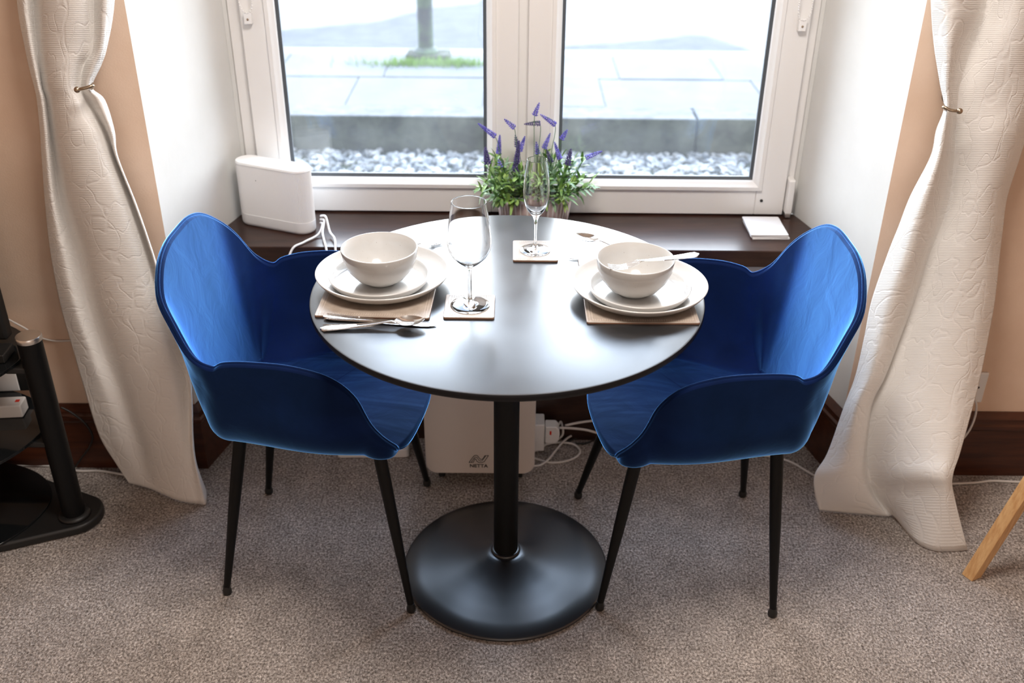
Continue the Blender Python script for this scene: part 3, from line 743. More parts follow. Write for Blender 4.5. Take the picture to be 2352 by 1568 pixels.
knife('table_knife', 'table knife with only its rounded tip showing behind the bowl holding a fork', 'knife', (.243, .155, TZ-.0004), (0, 0, PI+.02), L=.222, group='table knives')
spoon('soup_spoon', 'soup spoon with its bowl raised behind the bowl holding a fork', 'spoon', (.235, .189, TZ+.0085), (0, -.05, PI-.52), L=.195, group='soup spoons')
# fork resting in the right bowl, handle over its rim
a, b_ = Vector((.372, -.072, .870)), Vector((.198, -.083, .8405))
dv = (b_-a); mid = (a+b_)/2
rz = math.atan2(dv.y, dv.x); ry = -math.asin(dv.z/dv.length)
fork('table_fork', 'table fork resting in a bowl with its handle over the rim', 'fork', mid-Vector((0, 0, .006)), (0, ry, rz), L=dv.length, group='table forks')

# ------------------------------------------------------------------ window board: router, cables, cards, planter
rang = math.atan2(.591-.66, .166)
rt_ = thing('broadband_router', 'upright white router on the dark window board', 'router', (-.622, .672, SILLZ), rang)
def stadium(w_, d_, n_=20, ribs=0, rib=.0007, rs=0):
    pts = []; R_ = d_/2
    seq = []
    for k in range(n_+1): a = -PI/2+PI*k/n_; seq.append((w_/2-R_+R_*math.cos(a), R_*math.sin(a)))
    for k in range(n_+1): a = PI/2+PI*k/n_; seq.append((-w_/2+R_+R_*math.cos(a), R_*math.sin(a)))
    return seq
W_, D_, H_ = .222, .068, .178
def lofted(sections, name, mat, par, smooth=True, angle=40):
    rows = [[Vector((x, y, z)) for x, y in sec] for z, sec in sections]
    mb = MB().grid(rows, closed=True); k = len(rows[0])
    mb.f += [tuple(range(k-1, -1, -1)), tuple((len(rows)-1)*k+i for i in range(k))]; mb.mi += [0, 0]
    return mb.build(name, mat, par, smooth=smooth, angle=angle)
lofted([(0.0, stadium(W_-.012, D_-.012)), (.002, stadium(W_-.006, D_-.006)), (.006, stadium(W_-.0015, D_-.0015)), (.011, stadium(W_, D_)), (.0335, stadium(W_, D_))], 'base_band', M['white_plastic'], rt_)
# ribbed body
def ribbed(w_, d_, N_=150):
    base = stadium(w_, d_, 60); P = [Vector((x, y)) for x, y in base]; L_ = [0]
    for i in range(len(P)): L_.append(L_[-1]+(P[(i+1) % len(P)]-P[i]).length)
    tot = L_[-1]; out_ = []; M_ = N_*4
    for k in range(M_):
        s_ = tot*k/M_; i = max(j for j in range(len(P)) if L_[j] <= s_+1e-9); f = (s_-L_[i])/max(1e-9, L_[i+1]-L_[i]); p = P[i].lerp(P[(i+1) % len(P)], f)
        tg = (P[(i+1) % len(P)]-P[i]).normalized(); nn = Vector((tg.y, -tg.x)); out_.append(tuple(p+nn*(.00075*math.sin(2*PI*k/4)-.0004)))
    return out_
rb = ribbed(W_-.001, D_-.001)
lofted([(.0335, rb), (H_-.006, rb)], 'ribbed_body', M['white_plastic'], rt_)
lofted([(H_-.006, stadium(W_, D_)), (H_-.002, stadium(W_-.001, D_-.001)), (H_, stadium(W_-.004, D_-.004)), (H_-.0012, stadium(W_-.008, D_-.008))], 'top_cap', M['white_plastic'], rt_)
MB().lathe([(0, 0), (.0014, 0), (0, .0006)], 12, mat=Matrix.Rotation(PI/2, 4, 'X'), c=(-.035, -D_/2+.0008, .135)).build('status_light', M['gasket'], rt_)['label'] = 'tiny grey status light'
# its cables, over the front edge of the board
c0 = Vector((-.500, .634, SILLZ+.022))
for k, (px, label) in enumerate((((-.535, .545), 'white router cable bending back toward the chair and over the sill edge'), ((-.478, .53), 'white router cable running straight over the sill edge behind the armchair'), ((-.462, .525), 'white router cable arching widest over the sill edge beside the plates'))):
    x, y = px
    if k == 0: pts = [c0+Vector((-.004, .010, 0)), c0+Vector((.004, -.006, .002)), (-.505, .600, SILLZ+.0065), (-.535, .555, SILLZ+.004), (-.56, .524, SILLZ-.003), (-.575, .505, .54), (-.60, .50, .35)]
    elif k == 1: pts = [c0+Vector((-.004, .014, .008)), c0+Vector((.008, .0, .010)), (-.492, .60, SILLZ+.014), (-.482, .56, SILLZ+.009), (-.47, .522, SILLZ-.006), (-.462, .505, .53), (-.46, .50, .3)]
    else: pts = [c0+Vector((-.004, .018, .016)), c0+Vector((.012, .006, .018)), (-.474, .605, SILLZ+.014), (-.455, .565, SILLZ+.010), (-.447, .522, SILLZ-.004), (-.443, .505, .53), (-.44, .50, .3)]
    cable('router_cable', pts, .0031, M['white_plastic'], label, 'router cables')
# stack of pale coasters
for k, (dx, dy, rz, lab) in enumerate(((.0035, -.001, .02, 'pale square coaster at the bottom of the stack on the window board'), (.002, .0005, -.03, 'pale square coaster in the middle of the stack on the window board'), (0, 0, .0, 'pale square coaster on top of the stack on the window board'))):
    o = MB().prism(rrect(.1, .126, .003, 3), 0, .0044).build('pale_coaster', M['card'], bevel=.001, loc=(.692+dx, .672+dy, SILLZ+.0002+k*.0046)); o.rotation_euler = (0, 0, rz)
    tag(o, lab, 'coaster', 'pale coasters on the window board')

# lavender planter
PX, PY = .067, .698
pl = thing('lavender_planter', 'artificial lavender in a ribbed whitewashed trough on the window board', 'potted plant', (PX, PY, SILLZ))
def oval(w_, d_, n_=120, rib=0):
    o_ = []
    for k in range(n_):
        a = 2*PI*k/n_; ca, sa = math.cos(a), math.sin(a); e_ = .62
        x, y = w_/2*math.copysign(abs(ca)**e_, ca), d_/2*math.copysign(abs(sa)**e_, sa)
        s_ = 1+rib*math.cos(k*PI)
        o_.append((x*s_, y*s_))
    return o_
def ov(z, w_, d_, rib=0): return (z, oval(w_, d_, 120, 0))
lofted([ov(0, .176, .084), ov(.004, .180, .088), ov(.012, .182, .09), ov(.088, .203, .104), ov(.094, .207, .106), ov(.0965, .206, .105), ov(.0965, .200, .099), ov(.086, .196, .095), ov(.085, .05, .03)], 'trough', M['pot'], pl, angle=50)
mb = MB()
for k in range(46):
    a = 2*PI*k/46; ca, sa = math.cos(a), math.sin(a); e_ = .62
    ux, uy = math.copysign(abs(ca)**e_, ca), math.copysign(abs(sa)**e_, sa)
    if abs(ux) > .93: continue
    mb.tube([(ux*.0925, uy*.046, .014), (ux*.1005, uy*.0512, .078)], .0024, 6)
# recessed stained band between the flutes
rows_ = [[Vector((x, y, z)) for x, y in sec] for z, sec in (ov(.0135, .182, .090), ov(.014, .1832, .0912), ov(.078, .2012, .1032), ov(.0785, .199, .101))]
mb.grid(rows_, closed=True, mi=1)
mb.build('fluted_band', [M['pot'], pmat('pink_brown_stain', srgb(196, 176, 171), .8)], pl, smooth=True)['label'] = 'pinkish brown band with raised whitewashed flutes'
lofted([ov(.084, .190, .09), ov(.090, .15, .06)], 'moss', M['soil'], pl)
rng = random.Random(21)
def leaf(mb, p, d, L_, wd, curl, upv=Vector((0, 0, 1)), mi=0):
    d = d.normalized(); sd_ = d.cross(upv); sd_ = sd_.normalized() if sd_.length > .05 else Vector((1, 0, 0)); nn = sd_.cross(d).normalized()
    rows = []; q = Vector(p); dd = d.copy(); n_ = 6
    for i in range(n_+1):
        t = i/n_; hw = wd*math.sin(PI*min(1, .08+t*.92))**.8 if t < 1 else .0002
        rows.append([q-sd_*hw+nn*hw*.3, q.copy(), q+sd_*hw+nn*hw*.3])
        dd = (dd-nn*curl/n_).normalized(); nn = sd_.cross(dd).normalized(); q = q+dd*(L_/n_)
    mb.grid(rows, mi=mi)
fo = MB()
# sprigs: short leafy stems fanning out of the trough
sprigs = []
for i in range(46):
    x = rng.uniform(-.088, .088); y = rng.uniform(-.04, .035)
    out_ = Vector((x*6.2+rng.uniform(-.25, .25), y*9-.25+rng.uniform(-.3, .3), rng.uniform(.6, 1.5))).normalized()
    sprigs.append((Vector((x, y, .088)), out_, rng.uniform(.05, .105)))
for i in range(16):
    x = rng.uniform(-.09, .09); sprigs.append((Vector((x, -.038, .09)), Vector((x*7, -1.1, rng.uniform(.2, .8))).normalized(), rng.uniform(.03, .05)))
for i in range(8):
    x = math.copysign(rng.uniform(.08, .095), i-3.5); sprigs.append((Vector((x, rng.uniform(-.03, .02), .09)), Vector((x*9, -.2, rng.uniform(.25, .9))).normalized(), rng.uniform(.05, .075)))
for p, d, L_ in sprigs:
    tip = p+d*L_; fo.tube([p, p.lerp(tip, .5)+Vector((0, 0, .004)), tip], .0011, 5, mi=2)
    nl = int(L_/.0085); mi = 0 if rng.random() < .8 else 1; broad = rng.random() < .5
    for j in range(nl):
        t = (j+1)/nl; q = p.lerp(tip, t); a = j*2.4+rng.random()
        side = d.orthogonal().normalized(); side = Matrix.Rotation(a, 3, d) @ side
        dr = (d*rng.uniform(.5, 1.1)+side*rng.uniform(.7, 1.1)).normalized()
        if broad: leaf(fo, q, dr, rng.uniform(.020, .032), rng.uniform(.005, .0075), rng.uniform(.1, .7), mi=mi)
        else: leaf(fo, q, dr, rng.uniform(.032, .052), rng.uniform(.003, .0045), rng.uniform(.1, .8), mi=mi)
    leaf(fo, tip, d, rng.uniform(.02, .035), .004, .3, mi=mi)
fo.build('foliage', [M['leaf'], M['leaf_grey'], M['stem']], pl, smooth=True)
# flower stems: tip and foot of every spike as measured, at its own depth
spikes = [((1100, 285), (1137, 313), -.03, 0), ((1160, 275), (1181, 293), -.02, 0), ((1238, 238), (1228, 264), .01, 0), ((1243, 264), (1275, 286), -.02, 0), ((1206, 285), (1240, 283), .02, 1),
          ((1302, 300), (1290, 319), .0, 0), ((1148, 312), (1145, 352), .015, 0), ((1205, 315), (1194, 346), -.02, 0), ((1192, 325), (1184, 392), -.04, 1), ((1263, 308), (1250, 340), .0, 0),
          ((1232, 328), (1235, 352), .03, 0), ((1274, 328), (1286, 364), -.035, 0), ((1311, 344), (1304, 378), -.03, 1), ((1381, 348), (1346, 362), -.01, 0), ((1115, 340), (1120, 376), -.02, 1),
          ((1256, 345), (1266, 372), .02, 1), ((1184, 312), (1188, 336), .025, 1), ((1146, 368), (1149, 384), -.03, 0)]
for (tx, ty), (bx, by), dy, dark in spikes:
    yy = PY+dy; a = at(tx, ty, y=yy)-pl.location; b_ = at(bx, by, y=yy)-pl.location
    root = Vector((max(-.085, min(.085, b_.x*.62)), max(-.04, min(.035, dy*.7)), .088))
    st = MB().tube(spline([root, root.lerp(b_, .55)+Vector((0, 0, .006)), b_, a], 6), .0009, 6).build('flower_stem', M['stem'], pl, smooth=True)
    mb = MB(); d = (a-b_); L_ = d.length; nw = max(4, int(L_/.0042)); dn = d.normalized(); sd_ = dn.orthogonal().normalized()
    fat = 1.35 if (dark and L_ > .04) else 1.0
    for i in range(nw):
        t = i/(nw-1); q = b_+d*t; rad = (.0074*(1-t)**.6+.0018)*fat
        for k in range(6):
            ang = k*PI/3+i*.5+rng.uniform(-.2, .2); o_ = Matrix.Rotation(ang, 3, dn) @ sd_
            tipp = q+o_*rad+dn*.003; w2 = Matrix.Rotation(ang+PI/2, 3, dn) @ sd_*.0019*fat
            c_ = q+o_*rad*.55
            mb.add([q, c_-w2, tipp, c_+w2, c_+dn*.0026, c_-dn*.002], [(0, 1, 4), (1, 2, 4), (2, 3, 4), (3, 0, 4), (1, 0, 5), (2, 1, 5), (3, 2, 5), (0, 3, 5)])
    o = mb.build('flower_spike', M['bloom_dark'] if dark else M['bloom'], st)
    if dark: o['label'] = 'dark purple flower spike'

# ------------------------------------------------------------------ under the sill: panel heater, plugs, cords
hx0, hx1, hy, hz0, hz1 = -.217, .074, .325, .034, .50
ht = thing('portable_appliance', 'white floor-standing panel appliance on castors under the table', 'appliance', ((hx0+hx1)/2, hy, 0))
hw = hx1-hx0
rot = Matrix.Rotation(PI/2, 4, 'X')
MB().prism([(x, y+(hz0+hz1)/2) for x, y in rrect(hw, hz1-hz0, .032, 10)], -.02, 0, mat=rot).build('front_panel', M['heater'], ht, bevel=.004)
MB().prism([(x, y+(hz0+hz1)/2) for x, y in rrect(hw-.012, hz1-hz0-.012, .028, 10)], -.155, -.02, mat=rot).build('body', M['heater'], ht, bevel=.006)
for cx_ in (-.105, .105):
    for cy_ in (.035, .125):
        mb = MB().lathe([(0, -.009), (.014, -.009), (.0165, -.006), (.0165, .006), (.014, .009), (0, .009)], 20, mat=Matrix.Rotation(PI/2, 4, 'Y'), c=(cx_, cy_, .0167))
        mb.box((cx_-.012, cy_-.012, .030), (cx_+.012, cy_+.012, .042)); mb.build('castor', M['dark'], ht, smooth=True, angle=40)
# printed emblem and word
lx0, lz0, lw, lh = -.101-ht.location.x, .0715, .052, .024
def band(pts, wd, mb):
    P = [Vector((lx0+lw*x, -.0006, lz0+lh*z)) for x, z in pts]
    for i in range(len(P)-1):
        d = (P[i+1]-P[i]).normalized(); n_ = Vector((-d.z, 0, d.x))*wd/2; e_ = d*wd*.35
        mb.add([P[i]-n_-e_, P[i+1]-n_+e_, P[i+1]+n_+e_, P[i]+n_-e_], [(0, 1, 2, 3)])
mb = MB(); wd = .002
band([(0, 0), (.14, .5), (.27, .92), (.36, 1.0), (.44, .93), (.58, .45), (.64, .42), (.72, .52), (.82, .95), (1.0, .97), (.78, .12), (.66, .0), (.52, .0), (.42, .12), (.34, .5), (.30, .5), (.22, .02), (0, 0)], wd, mb)
band([(.12, .03), (.24, .52), (.33, .75), (.41, .70), (.52, .28), (.60, .2), (.68, .27), (.86, .92)], wd*.9, mb)
mb.build('emblem', M['logo'], ht)['label'] = 'dark outlined letter-shaped emblem'
fc = bpy.data.curves.new('lettering', 'FONT'); fc.body = 'NETTA'; fc.size = .0152; fc.extrude = .0002; fc.offset = .0003; fc.space_character = 1.02; fc.materials.append(M['logo'])
tmp_ = bpy.data.objects.new('lettering_curve', fc); C.objects.link(tmp_)
me_ = bpy.data.meshes.new_from_object(tmp_.evaluated_get(bpy.context.evaluated_depsgraph_get())); bpy.data.objects.remove(tmp_)
fo_ = bpy.data.objects.new('lettering', me_); C.objects.link(fo_); fo_.parent = ht; fo_.location = (-.0995-ht.location.x, -.0006, .0555); fo_.rotation_euler = (PI/2, 0, 0); fo_['label'] = 'dark printed word NETTA'

# plugs and boxes on the floor
ad_ = thing('mains_adapter', 'white block socket adapter behind the appliance under the table', 'adapter', (.085, .49, 0))
MB().box((-.022, -.03, .012), (.019, .03, .101)).build('body', M['white_plastic'], ad_, bevel=.004)
pg = thing('mains_plug', 'white three-pin plug with red fuse marker in the floor adapter', 'plug', (.104, .478, .04))
prof = [(0, -.028), (.030, -.028), (.038, -.018), (.041, 0), (.038, .018), (.030, .028), (0, .028)]
MB().prism([(x, z) for x, z in prof], -.019, .019, mat=Matrix.Translation((.0015, 0, .028)) @ rot).build('body', M['white_plastic'], pg, bevel=.004)
MB().box((.014, -.0202, .030), (.019, -.0188, .042)).build('fuse_marker', M['red'], pg)['label'] = 'red fuse marker'
def fl_pt(px, py, z=.004): return at(px, py, z=z)
def floor_cable(name, pxs, r, mat, label, group=None):
    return cable(name, [at(p[0], p[1], z=(p[2] if len(p) > 2 else r+.0008)) for p in pxs], r, mat, label, group)
floor_cable('mains_cable', [(1281, 980, .066), (1288, 968, .068), (1293, 985, .055), (1291, 1000, .035), (1275, 1012, .012), (1255, 1020), (1236, 1032), (1216, 1040)], .0031, M['cable'], 'white cord curling down from the plug with the red marker', 'cords under the table')
floor_cable('mains_cable', [(1238, 1026), (1262, 1018, .006), (1290, 1016, .010), (1318, 1020, .008), (1332, 1035), (1322, 1050), (1295, 1060), (1265, 1062), (1240, 1056), (1215, 1048)], .0031, M['cable'], 'white cord making a wide loop on the carpet beside the appliance', 'cords under the table')
floor_cable('mains_cable', [(1225, 1070), (1243, 1067), (1262, 1052, .012), (1278, 1032, .015), (1300, 1008, .018), (1325, 994, .006), (1345, 986, .004), (1385, 976, .004)], .0031, M['cable'], 'white cord running diagonally across the looped cord', 'cords under the table')
cable('mains_cable', [at(1298, 977, y=.505), at(1325, 971, y=.52), at(1352, 967, y=.527), at(1400, 962, y=.527)], .0034, M['cable'], 'upper of two white cords leading toward the chair from the plug', 'cords under the table')
cable('mains_cable', [at(1286, 982, y=.478), at(1310, 983, y=.50), at(1340, 986, y=.515), at(1362, 991, y=.518), at(1400, 1003, z=.005)], .0036, M['cable'], 'lower of two white cords leading toward the chair from the plug', 'cords under the table')
floor_cable('mains_cable', [(1296, 1018), (1320, 1008), (1345, 1003), (1368, 996), (1366, 1008), (1345, 1018), (1322, 1018)], .0028, M['cable_black'], 'dark cord beneath the white cords on the carpet', 'cords under the table')
floor_cable('floor_cable', [(1560, 1000), (1640, 1025), (1720, 1042), (1770, 1048), (1815, 1060), (1850, 1080), (1876, 1094), (1900, 1096)], .0033, M['cable'], 'white cable running along the carpet behind the chair to the curtain foot')
bx_ = thing('extension_lead', 'flat white extension block on the carpet behind the chair leg', 'extension lead', at(912, 1042, z=0), .03)
MB().prism(rrect(.20, .06, .012, 6), 0.0005, .028, mat=Matrix.Translation((-.065, .01, 0))).build('body', M['white_plastic'], bx_, bevel=.004)
wb = thing('wall_adapter', 'white adapter with a black edge at the foot of the bay wall', 'adapter', (-.752, .506, 0), 0)
MB().box((-.02, 0, .008), (.035, .025, .085)).build('body', M['white_plastic'], wb, bevel=.004)
MB().box((.036, .0, .012), (.075, .024, .05)).build('plug', M['dark'], wb, bevel=.003)['label'] = 'black plug'
floor_cable('mains_cable', [(958, 965), (970, 974), (985, 980), (1000, 984)], .003, M['cable'], 'short white cord showing between the chair seat and the appliance', 'cords under the table')

# ------------------------------------------------------------------ curtains
def curtain(name, label, rows, depth, hem, hem_depth_z, group):
    """rows: (photo height, nine measured edges/folds across); depth(row, column) gives the cloth's own distance"""
    net = []
    for ri, (py, xs_) in enumerate(rows):
        net.append([at(x, py, y=depth(py, j)) for j, x in enumerate(xs_)])
    net.append([at(x, y, z=.004) for x, y in hem])
    # hidden hem: cloth runs on to the floor
    nu, nv = 10, 6
    wide = [spline(r_, nu) for r_ in net]
    cols = list(zip(*wide)); cols = [spline(c, nv) for c in cols]
    G = list(zip(*cols)); mb = MB().grid(G)
    for i, v in enumerate(mb.v):
        if v[2] < .003: mb.v[i] = (v[0], v[1], .003)
    o = mb.build('fabric', M['curtain'], None, smooth=True)
    uvl = o.data.uv_layers.new(name='UVMap'); nw_ = len(G[0]); U = [0]
    ref = G[len(G)*3//4]
    for k in range(1, nw_): U.append(U[-1]+(ref[k]-ref[k-1]).length)
    V = [0]
    for i in range(1, len(G)): V.append(V[-1]+(G[i][nw_//2]-G[i-1][nw_//2]).length)
    for lp in o.data.loops:
        i, k = divmod(lp.vertex_index, nw_); uvl.data[lp.index].uv = (U[k], V[i])
    sol = o.modifiers.new('thick', 'SOLIDIFY'); sol.thickness = .003; sol.offset = 0
    root = thing(name, label, 'curtain', (G[-1][nw_//2].x, G[-1][nw_//2].y, 0), 0, group)
    o.data.transform(Matrix.Translation(-root.location)); o.parent = root
    return root
Lr = [(-1350, [-20, 10, 38, 75, 125, 180, 210, 240, 275]), (-700, [5, 30, 55, 88, 138, 188, 214, 240, 270]), (-200, [32, 52, 72, 102, 150, 193, 216, 240, 265]),
      (0, [40, 58, 77, 106, 150, 192, 215, 240, 262]), (107, [58, 72, 86, 111, 146, 183, 213, 232, 245]), (150, [67, 80, 91, 115, 145, 173, 191, 215, 231]), (200, [80, 90, 98, 121, 146, 169, 187, 201, 211]),
      (230, [86, 97, 107, 130, 156, 181, 202, 226, 240]), (300, [93, 105, 116, 140, 175, 215, 241, 255, 262]), (360, [97, 110, 125, 150, 190, 236, 263, 268, 270]), (470, [105, 122, 142, 180, 226, 276, 307, 311, 313]),
      (580, [117, 145, 178, 215, 261, 311, 345, 349, 351]), (700, [140, 172, 206, 245, 291, 346, 381, 385, 388]), (800, [168, 205, 239, 280, 321, 381, 419, 423, 425]), (900, [197, 240, 278, 310, 350, 401, 434, 438, 440]),
      (1000, [229, 270, 312, 340, 375, 410, 436, 441, 443]), (1065, [268, 298, 332, 358, 388, 420, 442, 448, 451])]
offL = [.03, .004, .042, -.012, -.036, -.026, .026, -.010, .03]
def dL(py, j):
    t = max(0, min(1, (py-150)/900)); base = .315-.005*t-.0*t
    hemy = [.317, .31, .30, .285, .268, .25, .235, .225, .235][j]
    k = max(0, min(1, (py-500)/560)); k = k*k
    amp = 1.0 if py < 100 else (.75 if py < 260 else 1.0)
    return (base+offL[j]*amp)*(1-k)+(hemy+offL[j]*.25)*k
cl = curtain('curtain', 'white patterned curtain with its foot beside the television stand', Lr, dL, [(297, 1109), (320, 1114), (347, 1122), (372, 1133), (402, 1146), (430, 1153), (455, 1156), (473, 1156), (474, 1128)], 0, 'curtains')
Rr = [(-1350, [2085, 2150, 2225, 2262, 2290, 2345, 2400, 2450, 2490]), (-700, [2112, 2168, 2235, 2262, 2284, 2330, 2375, 2420, 2455]), (-200, [2133, 2182, 2239, 2260, 2277, 2316, 2352, 2390, 2420]),
      (0, [2139, 2185, 2239, 2258, 2273, 2310, 2345, 2380, 2410]), (100, [2146, 2180, 2204, 2225, 2243, 2285, 2330, 2368, 2400]), (190, [2160, 2175, 2186, 2200, 2212, 2260, 2310, 2352, 2390]), (248, [2169, 2177, 2184, 2194, 2204, 2252, 2302, 2342, 2376]),
      (300, [2151, 2167, 2180, 2190, 2199, 2246, 2292, 2330, 2360]), (360, [2138, 2156, 2172, 2186, 2197, 2240, 2280, 2315, 2342]), (450, [2092, 2126, 2152, 2172, 2188, 2225, 2260, 2290, 2313]), (520, [2065, 2103, 2135, 2152, 2168, 2206, 2246, 2280, 2303]),
      (580, [2041, 2086, 2118, 2130, 2141, 2186, 2231, 2270, 2296]), (690, [2003, 2048, 2085, 2096, 2106, 2156, 2206, 2255, 2284]), (780, [1985, 2023, 2055, 2064, 2072, 2126, 2181, 2235, 2268]), (865, [1965, 1998, 2026, 2032, 2038, 2096, 2156, 2215, 2251]),
      (932, [1940, 1968, 1995, 2001, 2007, 2070, 2136, 2196, 2234]), (1040, [1901, 1945, 1980, 1989, 1998, 2060, 2121, 2176, 2204]), (1090, [1871, 1930, 1975, 1992, 2006, 2064, 2121, 2165, 2188]), (1135, [1872, 1938, 1992, 2006, 2017, 2078, 2130, 2170, 2190])]
offR = [.03, -.025, .004, .030, .034, -.012, -.026, -.012, .03]
def dR(py, j):
    base = .312
    hemy = [.217, .205, .195, .21, .205, .15, .11, .085, .082][j]
    k = max(0, min(1, (py-450)/640)); k = k*k
    amp = .7 if 150 < py < 280 else 1.0
    return (base+offR[j]*amp)*(1-k)+(hemy+offR[j]*.35)*k
cr_ = curtain('curtain', 'white patterned curtain with its foot beside the leaning wooden leg', Rr, dR, [(1882, 1171), (1955, 1178), (2026, 1184), (2040, 1185), (2056, 1187), (2100, 1240), (2140, 1262), (2180, 1265), (2222, 1262)], 0, 'curtains')
# hold-back hooks screwed to the wall
def holdback(pts, label, ball):
    t = thing('curtain_holdback', label, 'curtain hook', pts[0], 0, 'curtain hold-backs')
    P = [Vector(p)-t.location for p in pts]
    MB().tube(spline(P, 8), .0035, 10).build('arm', M['steel_hook'], t, smooth=True)
    MB().lathe([(.0066*math.sin(PI*i/8), -.0066*math.cos(PI*i/8)) for i in range(9)], 14, c=P[ball]).build('ball_end', M['steel_hook'], t, smooth=True)
    MB().lathe([(0, 0), (.018, 0), (.018, .003), (.012, .006), (0, .006)], 20, mat=rot, c=P[0]).build('wall_plate', M['steel_hook'], t, smooth=True, angle=40)
a = at(211, 198, y=.31); a2 = at(210, 198, y=.258); b_ = at(177, 206, y=.25)
holdback([(a.x-.045, .3995, a.z), (a.x-.04, .365, a.z), (a.x-.010, .335, a.z), (a.x+.004, .295, a.z), (a2.x+.002, .262, a2.z), (a2.x*.6+b_.x*.4, .252, a2.z*.6+b_.z*.4), (b_.x, .25, b_.z)], 'slim brass hook holding the curtain near the television stand', -1)
a = at(2169, 246, y=.31); a2 = at(2171, 247, y=.258); b_ = at(2204, 255, y=.25)
holdback([(a.x+.045, .3995, a.z), (a.x+.04, .365, a.z), (a.x+.010, .335, a.z), (a.x-.004, .295, a.z), (a2.x-.002, .262, a2.z), (a2.x*.6+b_.x*.4, .252, a2.z*.6+b_.z*.4-.002), (b_.x, .25, b_.z)], 'slim brass hook holding the curtain above the wall socket', -1)

# blind chains hanging in front of the window, each ending in a screwed-on clip
for lab, (cx_, cz_), (kx, kz) in (('white bead chain loop hanging at the router end of the window', (-.664, 1.148), (-.665, 1.129)), ('white bead chain loop hanging above the stack of pale coasters', (.738, 1.143), (.733, 1.126))):
    t = thing('blind_chain', lab, 'blind chain', (cx_, .755, cz_), 0, 'blind chains')
    mb = MB(); pts = [(-.0165, 0, .6)]+[(-.0165, 0, .02+.58*(1-k/110)) for k in range(1, 111)]+[(-.0165*math.cos(PI*k/10), 0, .02-.0265*math.sin(PI*k/10)) for k in range(1, 10)]+[(.0165, 0, .02+.58*(k/110)) for k in range(111)]
    for p in pts:
        r_ = .0023; mb.add([(p[0]+r_*x, p[1]+r_*y, p[2]+r_*z) for x, y, z in ico], icf)
    mb.build('beads', M['white_plastic'], t, smooth=True)
    MB().tube([(-.0165, 0, .6), (-.0165, 0, .02), (-.008, 0, .0), (0, 0, -.0065), (.008, 0, .0), (.0165, 0, .02), (.0165, 0, .6)], .0006, 5).build('cord', M['white_plastic'], t)
    cp = MB().box((-.010, .0, -.034), (.010, .0165, -.006)).build('clip', M['white_plastic'], t, bevel=.002)
    MB().lathe([(0, 0), (.0032, 0), (.0026, .0014), (0, .0018)], 12, mat=rot, c=(0, .0, -.022)).build('screw', M['steel_hook'], cp)['label'] = 'brass screw'

# ------------------------------------------------------------------ left: television stand and what is on it
tv = thing('television_stand', 'black television stand with glass shelves and silver-capped column', 'TV stand', (-1.45, .18, 0))
def hull(pts):
    pts = sorted(set((round(x, 5), round(y, 5)) for x, y in pts)); lo = []; hi = []
    cr2 = lambda o, a, b: (a[0]-o[0])*(b[1]-o[1])-(a[1]-o[1])*(b[0]-o[0])
    for p in pts:
        while len(lo) > 1 and cr2(lo[-2], lo[-1], p) <= 0: lo.pop()
        lo.append(p)
    for p in reversed(pts):
        while len(hi) > 1 and cr2(hi[-2], hi[-1], p) <= 0: hi.pop()
        hi.append(p)
    return lo[:-1]+hi[:-1]
def circ(cx, cy, r, ry=None, n_=48): return [(cx+r*math.cos(2*PI*k/n_), cy+(ry or r)*math.sin(2*PI*k/n_)) for k in range(n_)]
def circ2(a, bf, bb, n_=72): return [(a*math.cos(2*PI*k/n_), (bb if k < n_/2 else bf)*math.sin(2*PI*k/n_)) for k in range(n_)]
MB().prism(hull(circ(.345, -.015, .072)+circ(-.345, -.015, .072)+circ2(.24, .215, .19)), .0005, .026).build('base', M['dark'], tv, bevel=.008)
MB().prism(circ2(.275, .25, .19), .026, .032).build('base_glass', M['smoked'], tv, bevel=.0015)['label'] = 'dark glass disc set in the base'
for sg in (-1, 1):
    c_ = MB().lathe([(0, .026), (.0272, .026), (.0272, .535), (0, .535)], 40, c=(sg*.354, -.03, 0)).build('column', M['black_metal'], tv, smooth=True, angle=40)
    MB().lathe([(0, .535), (.0285, .535), (.029, .537), (.029, .545), (.0275, .5475), (0, .5485)], 40, c=(sg*.354, -.03, 0)).build('column_cap', M['alu'], c_, smooth=True, angle=40)['label'] = 'silver column cap'
    MB().lathe([(.028, .026), (.040, .026), (.038, .033), (.028, .036)], 40, c=(sg*.354, -.03, 0)).build('column_collar', M['dark'], c_, smooth=True)
for zz, k in ((.262, 'shelf'), (.470, 'shelf')):
    s_ = MB().prism(circ2(.316, .27, .20), zz, zz+.008).build(k, M['smoked'], tv, bevel=.0015)
    for sg in (-1, 1): MB().box((sg*.318-.03, -.05, zz-.016), (sg*.318+.03, .0, zz-.0005)).build('bracket', M['dark'], s_, bevel=.004)
# television foot and lower edge
tl = thing('television', 'black television foot standing on the top glass shelf', 'television', (-1.46, .20, .4785))
MB().prism(circ(0, 0, .19, .11), 0, .012).build('foot', M['dark'], tl, bevel=.003)
MB().box((-.275, .02, .014), (.274, .055, .42), mat=Matrix.Rotation(0, 4, 'Z')).build('screen_housing', M['dark'], tl, bevel=.008)
bx2 = thing('set_top_box', 'small black box on the top glass shelf beside the column', 'media box', (-1.215, .165, .4785), .05)
MB().box((-.045, -.03, 0), (.055, .03, .022)).build('body', M['dark'], bx2, bevel=.003)
